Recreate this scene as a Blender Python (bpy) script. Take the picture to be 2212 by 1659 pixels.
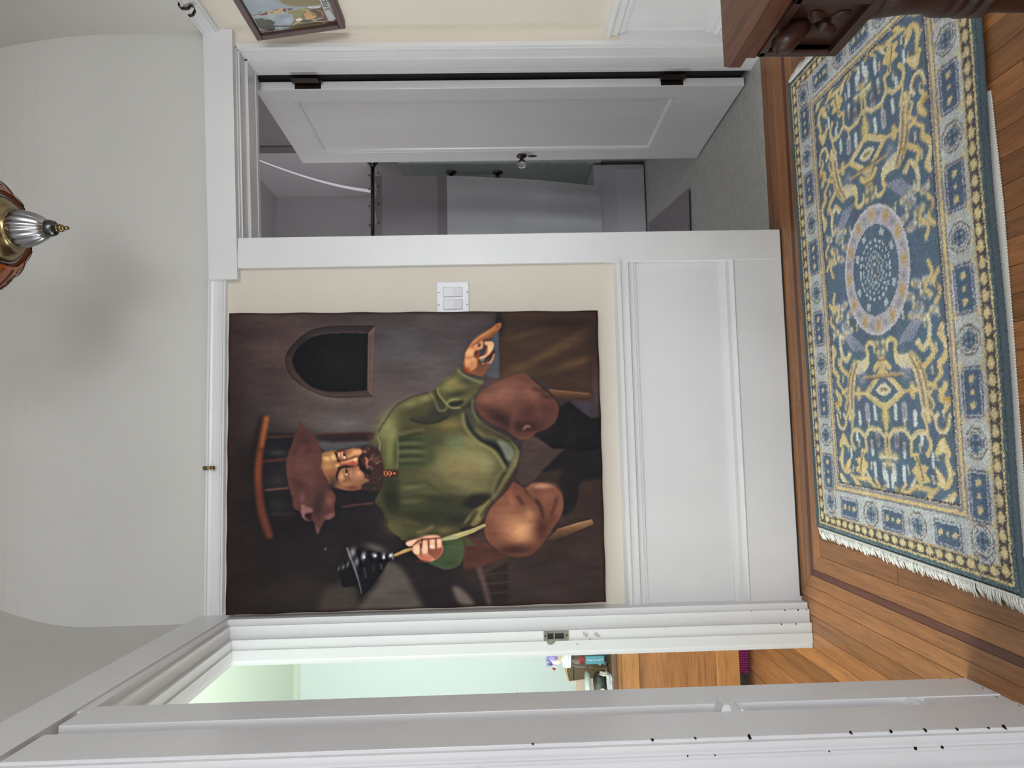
import bpy, bmesh, math, random
import numpy as np
from mathutils import Vector, Matrix

S = bpy.context.scene
COL = S.collection
for o in list(bpy.data.objects): bpy.data.objects.remove(o)

# ------------------------------------------------------------------ camera (held sideways), light, exposure
CAM_LOC = (0.0, -2.3512, 1.054)
RIGHT = Vector((0.99663499, -0.07913446, -0.02136416)); UP = Vector((0.02326681, 0.02319963, 0.99946007)); FWD = Vector((0.0785961, 0.99659396, -0.02496277))
cam = bpy.data.cameras.new('camera'); cam_o = bpy.data.objects.new('camera', cam); COL.objects.link(cam_o)
cam.sensor_width = 36.0; cam.lens = 1422.45/2212*36; cam.clip_start = .02
M = Matrix.Identity(4)
for i, a in enumerate((-UP, RIGHT, -FWD)):
    for j in range(3): M[j][i] = a[j]
cam_o.matrix_world = Matrix.Translation(CAM_LOC) @ M
S.camera = cam_o
S.view_settings.view_transform = 'Standard'; S.view_settings.look = 'None'; S.view_settings.gamma = 1; S.view_settings.use_curve_mapping = False
S.view_settings.exposure = 0.0
w = bpy.data.worlds.new('world'); S.world = w; w.use_nodes = True
w.node_tree.nodes['Background'].inputs[0].default_value = (.75, .85, 1, 1); w.node_tree.nodes['Background'].inputs[1].default_value = .5

def area(name, loc, direction, sx, sy, power, col, spread=math.pi):
    l = bpy.data.lights.new(name, 'AREA'); l.shape = 'RECTANGLE'; l.size = sx; l.size_y = sy; l.energy = power; l.color = col; l.spread = spread
    o = bpy.data.objects.new(name, l); COL.objects.link(o); o.location = loc
    o.rotation_euler = Vector(direction).to_track_quat('-Z', 'Z').to_euler(); return o
area('assumed_rear_daylight', (.45, -6.44, 1.55), (0, 1, -.22), 1.5, 1.8, 50, (.90, .95, 1.0), 2.2)  # assumed daylight from behind the camera; its source is out of view
area('added_fill_right', (1.44, -3.2, 1.35), (-1, .45, -.12), 1.2, 1.5, 56, (.88, .94, 1.0), 2.8)  # added fill light for the left wall's faces; no window is built there
area('assumed_side_daylight', (-2.3, -2.05, 1.5), (1, .38, -.22), 1.2, 1.6, 16, (.95, .97, 1.0), 2.4)  # assumed light through the nearer left doorway, from an unseen source
area('assumed_green_room_daylight', (-2.9, -.25, 1.55), (1, .05, -.06), 1.3, 1.7, 100, (.97, 1.0, .98))  # assumed window light of the next room; no window is built for it
area('added_bathroom_light', (-.3, 1.5, 1.8), (1, .14, -.05), .8, .9, 13, (1.0, .985, 1.0))  # added lamp to brighten the bathroom; no window is built in it
# added spot lamp, masked to draw a bow of light on the bathroom wall
GL = Vector((.35, 1.15, 1.75))
gl = bpy.data.lights.new('added_arc_spot', 'SPOT'); gl.energy = 150; gl.spot_size = 1.7; gl.spot_blend = 0; gl.shadow_soft_size = .004; gl.color = (1, .96, 1)
glo = bpy.data.objects.new('added_arc_spot', gl); COL.objects.link(glo); glo.location = GL; glo.rotation_euler = (Vector((1.866, 2.2, 2.3))-GL).to_track_quat('-Z', 'Z').to_euler()
gl.use_nodes = True; nt = gl.node_tree; em = nt.nodes['Emission']
def gn(op, a, b=None, c=None):
    n = nt.nodes.new('ShaderNodeMath'); n.operation = op
    for i, q in enumerate((a, b, c)):
        if q is None: continue
        if isinstance(q, (int, float)): n.inputs[i].default_value = q
        else: nt.links.new(q, n.inputs[i])
    return n.outputs[0]
ge_ = nt.nodes.new('ShaderNodeNewGeometry'); sx_ = nt.nodes.new('ShaderNodeSeparateXYZ'); nt.links.new(ge_.outputs['Incoming'], sx_.inputs[0])
dX = 1.866-GL.x
yy = gn('MULTIPLY_ADD', gn('DIVIDE', sx_.outputs[1], sx_.outputs[0]), dX, GL.y); zz_ = gn('MULTIPLY_ADD', gn('DIVIDE', sx_.outputs[2], sx_.outputs[0]), dX, GL.z)
yc = gn('MULTIPLY_ADD', gn('MULTIPLY', zz_, zz_), -.9004, gn('MULTIPLY_ADD', zz_, 3.191, -.2845))
wdt = gn('MAXIMUM', gn('MULTIPLY_ADD', zz_, -.033, .099), .009)
ms = gn('MULTIPLY', gn('LESS_THAN', gn('ABSOLUTE', gn('SUBTRACT', yy, yc)), wdt), gn('GREATER_THAN', zz_, 1.6))
nt.links.new(gn('MULTIPLY', ms, 1.0), em.inputs['Strength'])

# ------------------------------------------------------------------ helpers
def lin(c): 
    return tuple(((v/255)/12.92 if v/255 <= .04045 else ((v/255+.055)/1.055)**2.4) for v in c)
def mk(verts, faces, sm=False):
    me = bpy.data.meshes.new('m'); me.from_pydata([tuple(v) for v in verts], [], faces); me.update()
    if sm:
        for p in me.polygons: p.use_smooth = True
    return me
class MB:
    """collects shapes for one mesh"""
    def __init__(s): s.v = []; s.f = []; s.sm = []
    def add(s, v, f, sm=False):
        k = len(s.v); s.v += [tuple(p) for p in v]; s.f += [tuple(i+k for i in q) for q in f]; s.sm += [sm]*len(f); return s
    def box(s, a, b, bev=0.):
        (x0, y0, z0), (x1, y1, z1) = a, b
        if x0 > x1: x0, x1 = x1, x0
        if y0 > y1: y0, y1 = y1, y0
        if z0 > z1: z0, z1 = z1, z0
        if bev <= 0:
            v = [(x, y, z) for z in (z0, z1) for y in (y0, y1) for x in (x0, x1)]
            return s.add(v, [(0, 2, 3, 1), (4, 5, 7, 6), (0, 1, 5, 4), (2, 6, 7, 3), (0, 4, 6, 2), (1, 3, 7, 5)])
        bm = bmesh.new(); bmesh.ops.create_cube(bm, size=1)
        for q in bm.verts: q.co = Vector(((x0+x1)/2+q.co.x*(x1-x0), (y0+y1)/2+q.co.y*(y1-y0), (z0+z1)/2+q.co.z*(z1-z0)))
        bmesh.ops.bevel(bm, geom=bm.edges[:], offset=min(bev, .45*min(x1-x0, y1-y0, z1-z0)), segments=2, profile=.6, affect='EDGES')
        bm.verts.index_update(); s.add([q.co[:] for q in bm.verts], [[q.index for q in f.verts] for f in bm.faces]); bm.free(); return s
    def prism(s, poly, d, caps=True):     # poly: 3-D loop, d: extrusion vector
        n = len(poly); a = [Vector(p) for p in poly]; b = [p+Vector(d) for p in a]
        f = [(i, (i+1) % n, n+(i+1) % n, n+i) for i in range(n)]
        if caps: f += [tuple(range(n))[::-1], tuple(range(n, 2*n))]
        return s.add(a+b, f)
    def lathe(s, prof, c, ax='Z', n=32, ribs=0, amp=0., rng=(0, 0), sm=True):
        v = []; f = []; m = len(prof)
        for r, z in prof:
            for k in range(n):
                t = 2*math.pi*k/n; rr = r
                if ribs and rng[0] <= z <= rng[1]: rr = r*(1+amp*abs(math.cos(ribs*t/2))-amp*.5)
                x, y = rr*math.cos(t), rr*math.sin(t)
                v.append({'Z': (c[0]+x, c[1]+y, c[2]+z), 'X': (c[0]+z, c[1]+x, c[2]+y), 'Y': (c[0]+x, c[1]+z, c[2]+y)}[ax])
        for i in range(m-1):
            for k in range(n):
                f.append((i*n+k, i*n+(k+1) % n, (i+1)*n+(k+1) % n, (i+1)*n+k))
        if prof[0][0] > 1e-5: f.append(tuple(range(n))[::-1])
        if prof[-1][0] > 1e-5: f.append(tuple(range((m-1)*n, m*n)))
        return s.add(v, f, sm)
    def tube(s, pts, r, n=10, caps=True):
        P = [Vector(p) for p in pts]; rs = r if hasattr(r, '__len__') else [r]*len(P); v = []; f = []
        prev = None
        for i, p in enumerate(P):
            t = (P[min(i+1, len(P)-1)]-P[max(i-1, 0)]).normalized()
            a = (Vector((0, 0, 1)) if abs(t.z) < .9 else Vector((1, 0, 0))) if prev is None else prev
            u = (a-t*a.dot(t)).normalized(); q = t.cross(u); prev = u
            for k in range(n):
                an = 2*math.pi*k/n; v.append(p+(u*math.cos(an)+q*math.sin(an))*rs[i])
        for i in range(len(P)-1):
            for k in range(n): f.append((i*n+k, i*n+(k+1) % n, (i+1)*n+(k+1) % n, (i+1)*n+k))
        if caps: f += [tuple(range(n))[::-1], tuple(range((len(P)-1)*n, len(P)*n))]
        return s.add(v, f, True)
    def mesh(s, fn=None):
        v = [fn(p) for p in s.v] if fn else s.v
        me = bpy.data.meshes.new('m'); me.from_pydata(v, [], s.f)
        me.polygons.foreach_set('use_smooth', s.sm); me.update()
        bm = bmesh.new(); bm.from_mesh(me); bmesh.ops.recalc_face_normals(bm, faces=bm.faces[:]); bm.to_mesh(me); bm.free()
        return me
    def build(s, name, mat, parent=None, fn=None, **kw): return obj(name, s.mesh(fn), mat, parent, **kw)
def obj(name, me, mat, parent=None, **kw):
    o = bpy.data.objects.new(name, me); COL.objects.link(o)
    if me is not None and mat is not None and len(me.materials) == 0: me.materials.append(mat)
    if parent is not None: o.parent = parent; o.matrix_parent_inverse = parent.matrix_world.inverted() if False else Matrix.Translation(parent.location).inverted()
    for k, v in kw.items(): o[k] = v
    return o
def thing(name, label, cat, loc=(0, 0, 0), group=None, **kw):
    o = bpy.data.objects.new(name, None); COL.objects.link(o); o.location = loc; o.empty_display_size = .05
    o['label'] = label; o['category'] = cat
    if group: o['group'] = group
    for k, v in kw.items(): o[k] = v
    return o
def tag(o, label, cat, group=None):
    o['label'] = label; o['category'] = cat
    if group: o['group'] = group
    return o
def struct(name, mb, mat, label=None, fn=None, parent=None):
    o = mb.build(name, mat, parent, fn)
    if parent is None:
        o['kind'] = 'structure'
        if label: o['label'] = label
    return o

# ------------------------------------------------------------------ materials
def mat(name, col, rough=.5, metal=0., **kw):
    m = bpy.data.materials.new(name); m.use_nodes = True; nt = m.node_tree; b = nt.nodes['Principled BSDF']
    b.inputs['Base Color'].default_value = (*col, 1); b.inputs['Roughness'].default_value = rough; b.inputs['Metallic'].default_value = metal
    for k, v in kw.items(): b.inputs[k.replace('_', ' ')].default_value = v
    return m
def N(m, t, **kw):
    n = m.node_tree.nodes.new(t)
    for k, v in kw.items():
        if k in n.inputs.keys(): n.inputs[k].default_value = v
        else: setattr(n, k, v)
    return n
def link(m, a, b): m.node_tree.links.new(a, b)
def bsdf(m): return m.node_tree.nodes['Principled BSDF']
def mottled(name, c1, c2, scale=3., rough=.5, metal=0., bump=0., bscale=60., stretch=(1, 1, 1), coord='Object', detail=6., **kw):
    """base colour wandering between two tones, with fine relief"""
    m = mat(name, c1, rough, metal, **kw); t = N(m, 'ShaderNodeTexCoord'); mp = N(m, 'ShaderNodeMapping'); mp.inputs['Scale'].default_value = stretch
    link(m, t.outputs[coord], mp.inputs[0])
    n = N(m, 'ShaderNodeTexNoise', Scale=scale, Detail=detail); link(m, mp.outputs[0], n.inputs['Vector'])
    r = N(m, 'ShaderNodeValToRGB'); r.color_ramp.elements[0].position = .3; r.color_ramp.elements[1].position = .7
    r.color_ramp.elements[0].color = (*c1, 1); r.color_ramp.elements[1].color = (*c2, 1)
    link(m, n.outputs[0], r.inputs[0]); link(m, r.outputs[0], bsdf(m).inputs['Base Color'])
    if bump:
        n2 = N(m, 'ShaderNodeTexNoise', Scale=bscale, Detail=4.); link(m, mp.outputs[0], n2.inputs['Vector'])
        b = N(m, 'ShaderNodeBump', Strength=bump, Distance=.002); link(m, n2.outputs[0], b.inputs['Height']); link(m, b.outputs[0], bsdf(m).inputs['Normal'])
    return m
def wood(name, c1, c2, along, rough=.35, scale=1., spread=.32, coat=.2):
    """grain running along one axis; each board of its own tone"""
    m = mat(name, c1, rough, Coat_Weight=coat, Coat_Roughness=.25)
    g = N(m, 'ShaderNodeNewGeometry'); oi = N(m, 'ShaderNodeObjectInfo')
    off = N(m, 'ShaderNodeVectorMath', operation='SCALE'); off.inputs['Scale'].default_value = 17.
    cb = N(m, 'ShaderNodeCombineXYZ'); link(m, oi.outputs['Random'], cb.inputs[0]); link(m, oi.outputs['Random'], cb.inputs[1]); link(m, oi.outputs['Random'], cb.inputs[2]); link(m, cb.outputs[0], off.inputs[0])
    ad = N(m, 'ShaderNodeVectorMath', operation='ADD'); link(m, g.outputs['Position'], ad.inputs[0]); link(m, off.outputs[0], ad.inputs[1])
    mp = N(m, 'ShaderNodeMapping'); mp.inputs['Scale'].default_value = [scale*(3. if i == along else 60.) for i in range(3)]; link(m, ad.outputs[0], mp.inputs[0])
    n = N(m, 'ShaderNodeTexNoise', Scale=1., Detail=8., Roughness=.65, Distortion=.6); link(m, mp.outputs[0], n.inputs['Vector'])
    mp2 = N(m, 'ShaderNodeMapping'); mp2.inputs['Scale'].default_value = [scale*(12. if i == along else 420.) for i in range(3)]; link(m, ad.outputs[0], mp2.inputs[0])
    n2 = N(m, 'ShaderNodeTexNoise', Scale=1., Detail=3.); link(m, mp2.outputs[0], n2.inputs['Vector'])
    r = N(m, 'ShaderNodeValToRGB'); r.color_ramp.elements[0].position = .32; r.color_ramp.elements[1].position = .68
    r.color_ramp.elements[0].color = (*c2, 1); r.color_ramp.elements[1].color = (*c1, 1); link(m, n.outputs[0], r.inputs[0])
    mx = N(m, 'ShaderNodeMix', data_type='RGBA', blend_type='MULTIPLY'); mx.inputs[0].default_value = .6
    r2 = N(m, 'ShaderNodeValToRGB'); r2.color_ramp.elements[0].position = .36; r2.color_ramp.elements[1].position = .5; r2.color_ramp.elements[0].color = (.45, .38, .32, 1); r2.color_ramp.elements[1].color = (1, 1, 1, 1)
    link(m, n2.outputs[0], r2.inputs[0]); link(m, r.outputs[0], mx.inputs[6]); link(m, r2.outputs[0], mx.inputs[7])
    mr = N(m, 'ShaderNodeMapRange'); mr.inputs['To Min'].default_value = 1-spread; mr.inputs['To Max'].default_value = 1+spread; link(m, oi.outputs['Random'], mr.inputs[0])
    sc = N(m, 'ShaderNodeVectorMath', operation='SCALE'); link(m, mx.outputs[2], sc.inputs[0]); link(m, mr.outputs[0], sc.inputs['Scale']); link(m, sc.outputs[0], bsdf(m).inputs['Base Color'])
    b = N(m, 'ShaderNodeBump', Strength=.12, Distance=.001); link(m, n2.outputs[0], b.inputs['Height']); link(m, b.outputs[0], bsdf(m).inputs['Normal'])
    return m
def vcol(name, rough, attr='paint', bump=0., bscale=900., spec=.5):
    m = mat(name, (1, 1, 1), rough, Specular_IOR_Level=spec); a = N(m, 'ShaderNodeAttribute', attribute_name=attr); link(m, a.outputs['Color'], bsdf(m).inputs['Base Color'])
    if bump:
        t = N(m, 'ShaderNodeTexCoord'); n = N(m, 'ShaderNodeTexNoise', Scale=bscale, Detail=2.); link(m, t.outputs['Object'], n.inputs['Vector'])
        b = N(m, 'ShaderNodeBump', Strength=bump, Distance=.003); link(m, n.outputs[0], b.inputs['Height']); link(m, b.outputs[0], bsdf(m).inputs['Normal'])
    return m
WHITE = mottled('white_gloss_paint', (.74, .74, .75), (.70, .70, .715), 4, .32, bump=.12, bscale=45)
CREAM = mottled('cream_wall_paint', (.72, .66, .57), (.69, .635, .55), 3, .6, bump=.1, bscale=120)
UPPER = mottled('white_plaster', (.62, .61, .58), (.59, .58, .55), 2.5, .7, bump=.12, bscale=90)
DOORW = mottled('white_door_paint', (.72, .72, .73), (.67, .67, .68), 5, .25, bump=.25, bscale=50, stretch=(1, 1, .25))
BATHW = mottled('bathroom_paint', (.56, .54, .56), (.53, .51, .53), 3, .6)
MINT = mottled('mint_wall_paint', (.70, .775, .765), (.72, .785, .775), 2, .6)
GREENC = mottled('pale_green_ceiling', (.79, .86, .72), (.80, .87, .74), 2, .6)
OAKX = wood('oak_across', (.335, .138, .043), (.20, .080, .026), 0, .42, coat=.06)
OAKY = wood('oak_along', (.335, .138, .043), (.20, .080, .026), 1, .42, coat=.06)
MAHX = wood('mahogany_across', (.13, .040, .022), (.085, .026, .016), 0, .45, spread=.08, coat=.0)
MAHY = wood('mahogany_along', (.13, .040, .022), (.085, .026, .016), 1, .45, spread=.08, coat=.0)
TABW = wood('stained_table_wood', (.20, .072, .032), (.085, .030, .015), 1, .5, .8, .05, .05)
LEGW = wood('stained_leg_wood', (.058, .020, .012), (.03, .011, .008), 2, .42, .8, .05, .05)
CABW = wood('honey_oak', (.52, .25, .085), (.38, .165, .052), 0, .4, 1., .08)
CABP = wood('honey_oak_panel', (.42, .185, .065), (.30, .125, .042), 0, .4, .6, .08)
BRASS = mottled('aged_brass', (.34, .26, .14), (.22, .17, .09), 9, .28, 1.)
SILVER = mottled('tarnished_silver', (.46, .46, .47), (.24, .24, .26), 14, .25, 1.)
BRONZE = mottled('dark_bronze', (.055, .035, .025), (.03, .02, .016), 30, .35, .8)
CHROME = mottled('dark_chrome', (.16, .15, .15), (.12, .11, .11), 20, .16, 1.)
BLACK = mottled('black_gap', (.012, .012, .013), (.02, .02, .02), 9, .8)
PLAST = mottled('white_plastic', (.72, .73, .76), (.70, .71, .74), 9, .3)
# ------------------------------------------------------------------ the hall
ZC, RC = 2.47, .36            # spring of the cove, its radius
def LW(q):                    # the left wall is a touch out of square: (depth, y, z) -> world
    p, y, z = q; return (-.595-.029*y-p, y, z)
def zt(x): return 1.977+.03*(x-1.09)      # the sagging bathroom head

def sub(name, mb, m, parent, fn=None, **kw): return mb.build(name, m, parent, fn, **kw)

floor = struct('floor', MB().box((-3.1, -6.6, -.10), (-.62, 2.95, -.0125)).box((-.62, -6.6, -.10), (1.62, .075, -.0125)), mottled('subfloor', (.05, .035, .025), (.04, .03, .02), 3, .8), 'wooden floor of the hall with mitred border strips')
# -- planks: mitred border, then the field
rnd = random.Random(4)
box_me = {}
def plank(x0, x1, y0, y1, m, z=0.):
    key = m.name
    if key not in box_me:
        b = MB().box((0, 0, -1), (1, 1, 0)); me = b.mesh(); me.materials.append(m); box_me[key] = me
    o = bpy.data.objects.new('plank', box_me[key]); COL.objects.link(o); o.parent = floor
    g = .0006
    o.location = (x0+g, y0+g, z-rnd.random()*.0004); o.scale = (x1-x0-2*g, y1-y0-2*g, .012)
def strip(pts, m):
    me = MB().prism([(x, y, -.012) for x, y in pts], (0, 0, .012)).mesh(); o = obj('plank', me, m, floor)
XLb, XRb = -.572, 1.496
D = (.018, .060, .100, .122, .174)
for i in range(4):
    a, b = D[i], D[i+1]; dk = i == 2; g = .0006
    cut = (.62, .10, .9, .38)[i]
    A = (XLb-.02+a+g, XRb+.02-a-g, XLb-.02+b+g, XRb+.02-b-g)
    ya, yb = -a-g, -b+g
    if dk:
        strip([(A[0], ya), (A[1], ya), (A[3], yb), (A[2], yb)], MAHX)
    else:
        strip([(A[0], ya), (cut, ya), (cut, yb), (A[2], yb)], OAKX); strip([(cut+.001, ya), (A[1], ya), (A[3], yb), (cut+.001, yb)], OAKX)
    ye = -2.6+.3*i
    for s in (0, 1):
        e = lambda d: (XLb-.02+d if s == 0 else XRb+.02-d)
        q = (g, -g) if s == 0 else (-g, g)
        mm = MAHY if dk else OAKY
        strip([(e(a)+q[0], -a-2*g), (e(b)+q[1], -b-2*g), (e(b)+q[1], ye), (e(a)+q[0], ye)], mm)
        strip([(e(a)+q[0], ye-.001), (e(b)+q[1], ye-.001), (e(b)+q[1], -4.5), (e(a)+q[0], -4.5)], mm)
for k in range(2): plank(.70, 1.44, -.018+.047*k, .029+.047*k, OAKX)
plank(1.44, 1.452, -.018, .0, OAKX)
x = XLb-.02+D[4]; xe = XRb+.02-D[4]; n = 31; wd = (xe-x)/n
for i in range(n):
    y = -D[4]; first = True
    while y > -4.5:
        L = (.25+1.1*rnd.random()) if first else 1.0+.9*rnd.random(); first = False
        y2 = max(y-L, -4.5); plank(x+i*wd, x+(i+1)*wd, y2, y, OAKY); y = y2
for i in range(24):        # the next room, seen through the left doorway
    xx = -.5745-(i+1)*.054; y = 1.6
    for cut in (-.2+.9*rnd.random(), -.95): plank(xx, xx+.054, cut, y, OAKY); y = cut

def banded(name, blocks, label, fn=None):
    """one wall: cream plaster, with white wainscot below and pale plaster above as its parts"""
    root = None
    for nm, z0, z1, m in (('plaster', .56, 2.03, CREAM), ('wainscot_panel', 0., .56, WHITE), ('upper_plaster', 2.03, ZC, UPPER)):
        mb = MB(); used = False
        for (x0, y0, a, x1, y1, b) in blocks:
            lo, hi = max(a, z0), min(b, z1)
            if hi > lo+1e-4: mb.box((x0, y0, lo), (x1, y1, hi)); used = True
        if not used: continue
        if root is None: root = struct(name, mb, m, label, fn)
        else: sub(nm, mb, m, root, fn)
    return root
wb = banded('wall_back', [(-.64, 0, 0, .70, .17, ZC), (.70, 0, 2.0, 1.455, .17, ZC), (1.455, 0, 0, 1.64, .17, ZC)], 'cream back wall with white wainscot and bathroom doorway')
wr = banded('wall_right', [(1.508, -6.6, 0, 1.64, 0, ZC)], 'cream right wall with white wainscot')
wl = banded('wall_left', [(.025, -.062, 0, .145, .02, ZC), (.025, -.835, 2.0, .145, -.062, ZC), (.025, -1.096, 0, .145, -.835, ZC), (.025, -1.95, 2.0, .145, -1.096, ZC), (.025, -6.6, 0, .145, -1.95, ZC)], 'white left wall with two trimmed doorways', LW)
rear = MB().box((-.62, -6.6, 0), (-.32, -6.5, 2.9)).box((1.22, -6.6, 0), (1.62, -6.5, 2.9)).box((-.32, -6.6, 0), (1.22, -6.5, .68)).box((-.32, -6.6, 2.42), (1.22, -6.5, 2.9))
struct('wall_rear', rear, CREAM, 'rear wall of the hall with an assumed window')
wf = MB()
for a, b in (((-.32, -6.57, .68), (-.26, -6.52, 2.42)), ((1.16, -6.57, .68), (1.22, -6.52, 2.42)), ((-.26, -6.57, .68), (1.16, -6.52, .74)), ((-.26, -6.57, 2.36), (1.16, -6.52, 2.42))): wf.box(a, b)
struct('assumed_window_1', wf, WHITE, 'white frame of the assumed rear window')  # window assumed behind the camera, to go with the rear daylight
# ceiling with its cove
v = []; f = []; K = 14
def ring(t):
    i, z = RC*(1-math.cos(t)), ZC+RC*math.sin(t)
    xl0 = LW((.025, 0, 0))[0]; xl1 = LW((.025, -6.5, 0))[0]
    return [(xl0+i, -i, z), (1.508-i, -i, z), (1.508-i, -6.5+i, z), (xl1+i, -6.5+i, z)]
for k in range(K+1): v += ring(math.pi/2*k/K)
for k in range(K):
    for j in range(4): f.append((k*4+j, k*4+(j+1) % 4, k*4+4+(j+1) % 4, k*4+4+j))
f.append(tuple(range(K*4, K*4+4)))
cme = mk(v, f)
for p in cme.polygons: p.use_smooth = False
ceil = obj('ceiling', cme, UPPER); ceil['kind'] = 'structure'; ceil['label'] = 'white coved ceiling of the hall'
struct('trim_1', MB().box((-.8, -6.7, 2.84), (1.8, .3, 2.9)), UPPER, 'ceiling slab above the hall')

# -- mouldings
CHAIR = [(0, .617), (.024, .608), (.028, .604), (.028, .596), (.025, .592), (.018, .590), (.018, .572), (.021, .570), (.021, .566), (.011, .560), (.009, .554), (.012, .551), (.012, .546), (.006, .544), (.006, .536), (0, .533)]
PICR = [(0, 2.069), (.020, 2.069), (.022, 2.067), (.022, 2.061), (.017, 2.059), (.015, 2.050), (.009, 2.038), (.011, 2.026), (.014, 2.021), (.014, 2.018), (.010, 2.017), (.010, 2.014), (.012, 2.013), (.012, 2.010), (.004, 2.007), (0, 2.006)]
BCAP = [(.0, .230), (.006, .228), (.008, .214), (.014, .210), (.012, .196), (.020, .190), (.024, .184), (.020, .178), (.020, .0), (0, 0)]
def run_back(prof, x0, x1, dz=0.): return MB().prism([(x0, -a, b+dz) for a, b in prof], (x1-x0, 0, 0))
def run_right(prof, y0, y1, dz=0.): return MB().prism([(1.508-a, y0, b+dz) for a, b in prof], (0, y1-y0, 0))
struct('trim_2', run_back(CHAIR, -.612, .622), WHITE, 'white chair rail under the painting')
struct('trim_3', run_back(PICR, -.615, .582), WHITE, 'white picture rail above the painting')
struct('baseboard_back', run_back(BCAP, -.612, .622), WHITE, 'tall white baseboard with beaded cap below the painting')
struct('trim_4', run_right(CHAIR, -6.5, -.001, .002), WHITE, 'white chair rail on the right wall')
struct('trim_5', run_right(PICR, -6.5, -.001, .028), WHITE, 'white picture rail on the right wall')
struct('baseboard_right', run_right(BCAP, -6.5, -.001, .01), WHITE, 'white baseboard along the right wall')
# -- bathroom door surround
hd = MB().prism([(.578, -.031, zt(.578)), (1.507, -.031, zt(1.507)), (1.507, -.031, zt(1.507)+.105), (.578, -.031, zt(.578)+.1)], (0, .031, 0))
t6 = struct('trim_6', hd, WHITE, 'flat white head board over the bathroom door')
sub('side_casing', MB().box((.619, -.022, .001), (.729, 0, zt(.67)), .0015), WHITE, t6)
jm = MB()
TI = [(-.001, .014, .0012), (.014, .019, .0035), (.019, .026, .0015), (.026, .034, .003), (.034, .074, .002), (.074, .150, .007), (.150, .172, .0085)]   # (from, to, step into the opening)
for a, b, s in TI:
    jm.box((1.4545-s, a, .001), (1.47, b, 2.02))
    jm.prism([(.70, a, zt(.70)-s*2.2), (1.460, a, zt(1.46)-s*2.2), (1.46, a, 2.03), (.70, a, 2.03)], (0, b-a, 0))
jm.box((.69, .001, .001), (.7005, .172, 2.0))
sub('door_jamb', jm, WHITE, t6)
sub('hinge_shade', MB().box((1.4565, .172, .012), (1.475, .245, 1.985)), BLACK, t6)  # black strip put in for the shade between jamb and door
# -- left doorways: casings, heads, stepped jambs
def zl(y): return 1.9705+.034*(y+.063)
h = MB().prism([(-.005, 0, zl(0)), (-.005, -6.5, zl(-6.5)+.2), (-.005, -6.5, 2.09), (-.005, 0, 2.086)], (.03, 0, 0))
t7 = struct('trim_7', h, WHITE, 'flat white head board over both left doorways', LW)
LT = [(-.0005, .020, .001), (.020, .062, .012), (.062, .095, .024), (.095, .128, .027), (.128, .145, .022)]
jf = MB(); jh = MB(); jn = MB(); j2 = MB()
for a, b, s in LT:
    jf.box((a, -.063-s, .001), (b, -.03, 1.99))
    jh.prism([(a, -.04, zl(-.04)-s), (a, -.86, zl(-.86)-s), (a, -.86, 2.0), (a, -.04, 2.0)], (b-a, 0, 0))
    jn.box((a+.03, -.86, .001), (b+.03, -.836, 1.99))
for a, b, s in [(0., .006, 0.), (.006, .024, .010), (.024, .03, .016), (.03, .064, .018), (.064, .085, .027), (.085, .145, .031)]:
    if a > 0: j2.box((a, -1.098-s, .001), (b, -1.06, 1.99))
sub('far_jamb', jf, WHITE, t7, LW); sub('head_jamb', jh, WHITE, t7, LW); sub('near_jamb', jn, WHITE, t7, LW)
sub('corner_casing', MB().box((0, -.063, .001), (.026, -.0, 1.985)), WHITE, t7, LW)
sub('near_casing', MB().box((0, -.936, .001), (.026, -.833, 1.96), .0012), WHITE, t7, LW)
t8 = struct('trim_8', MB().box((0, -1.098, .001), (.026, -.978, 1.96), .0012), WHITE, 'white casing of the nearer left doorway', LW)
sub('stepped_jamb', j2, WHITE, t8, LW)
sub('far_casing', MB().box((0, -2.05, .001), (.026, -1.95, 1.95)), WHITE, t8, LW)
def stub(prof, dz, out):
    mb = MB(); mb.prism([(.025-a*out, -.9365, b+dz) for a, b in prof], (0, -.041, 0)); return mb
sub('rail_stub', stub(CHAIR, 0, 1.35), WHITE, t8, LW); sub('base_stub', stub([q for q in BCAP if q[1] > .17]+[(.014, .15), (0, .15)], .015, 1.1), WHITE, t8, LW)
sub('base_block', MB().box((.002, -.978, .001), (.026, -.936, .166)), WHITE, t8, LW)
# dark knocks where the paint has come off the edges
ch = MB(); rr = random.Random(9)
def chip(p, n, r, l=1.):
    n = Vector(n); a = n.orthogonal().normalized(); b = n.cross(a); k = 7; c = Vector(p)+n*.0006
    ch.add([c+(a*math.cos(t*6.283/k)*l+b*math.sin(t*6.283/k))*r*(.35+.4*rr.random()) for t in range(k)], [tuple(range(k))])
for y, z, r in ((-.838, .04, .005), (-.9, .012, .004), (-.925, .008, .003), (-.95, .02, .004), (-1.0, .012, .004), (-1.05, .01, .003), (-.836, 1.02, .003), (-.842, .86, .002)): chip(LW((0, y, z)), (1, 0, 0), r)
for z, r in ((.78, .004), (.60, .005), (.41, .004), (.335, .004), (.27, .004), (.21, .004), (.70, .003), (.15, .003), (1.0, .003), (.12, .005)): chip(LW((.0, -1.0985, z)), (1, -1, 0), r, 1.6)
for z, r in ((.72, .003), (.67, .003), (.3, .005), (.25, .006), (.46, .003)): chip(LW((.024, -1.114, z)), (0, -1, 0), r, 1.3)
for z, r in ((.085, .004), (.04, .005), (.012, .004), (.2, .003)): chip(LW((.021, -.0755, z)), (.3, -1, 0), r)
for z, r in ((.105, .004), (.055, .005), (.5, .002)): chip(LW((.064, -.0875, z)), (.2, -1, 0), r, 1.3)
for x, z, r in ((1.41, .06, .005), (1.43, .045, .003), (1.42, .03, .004)): chip((x, -.0, z), (0, -1, 0), .0001)
ch.build('paint_chip', BRONZE, t8, kind='stuff')
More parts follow.
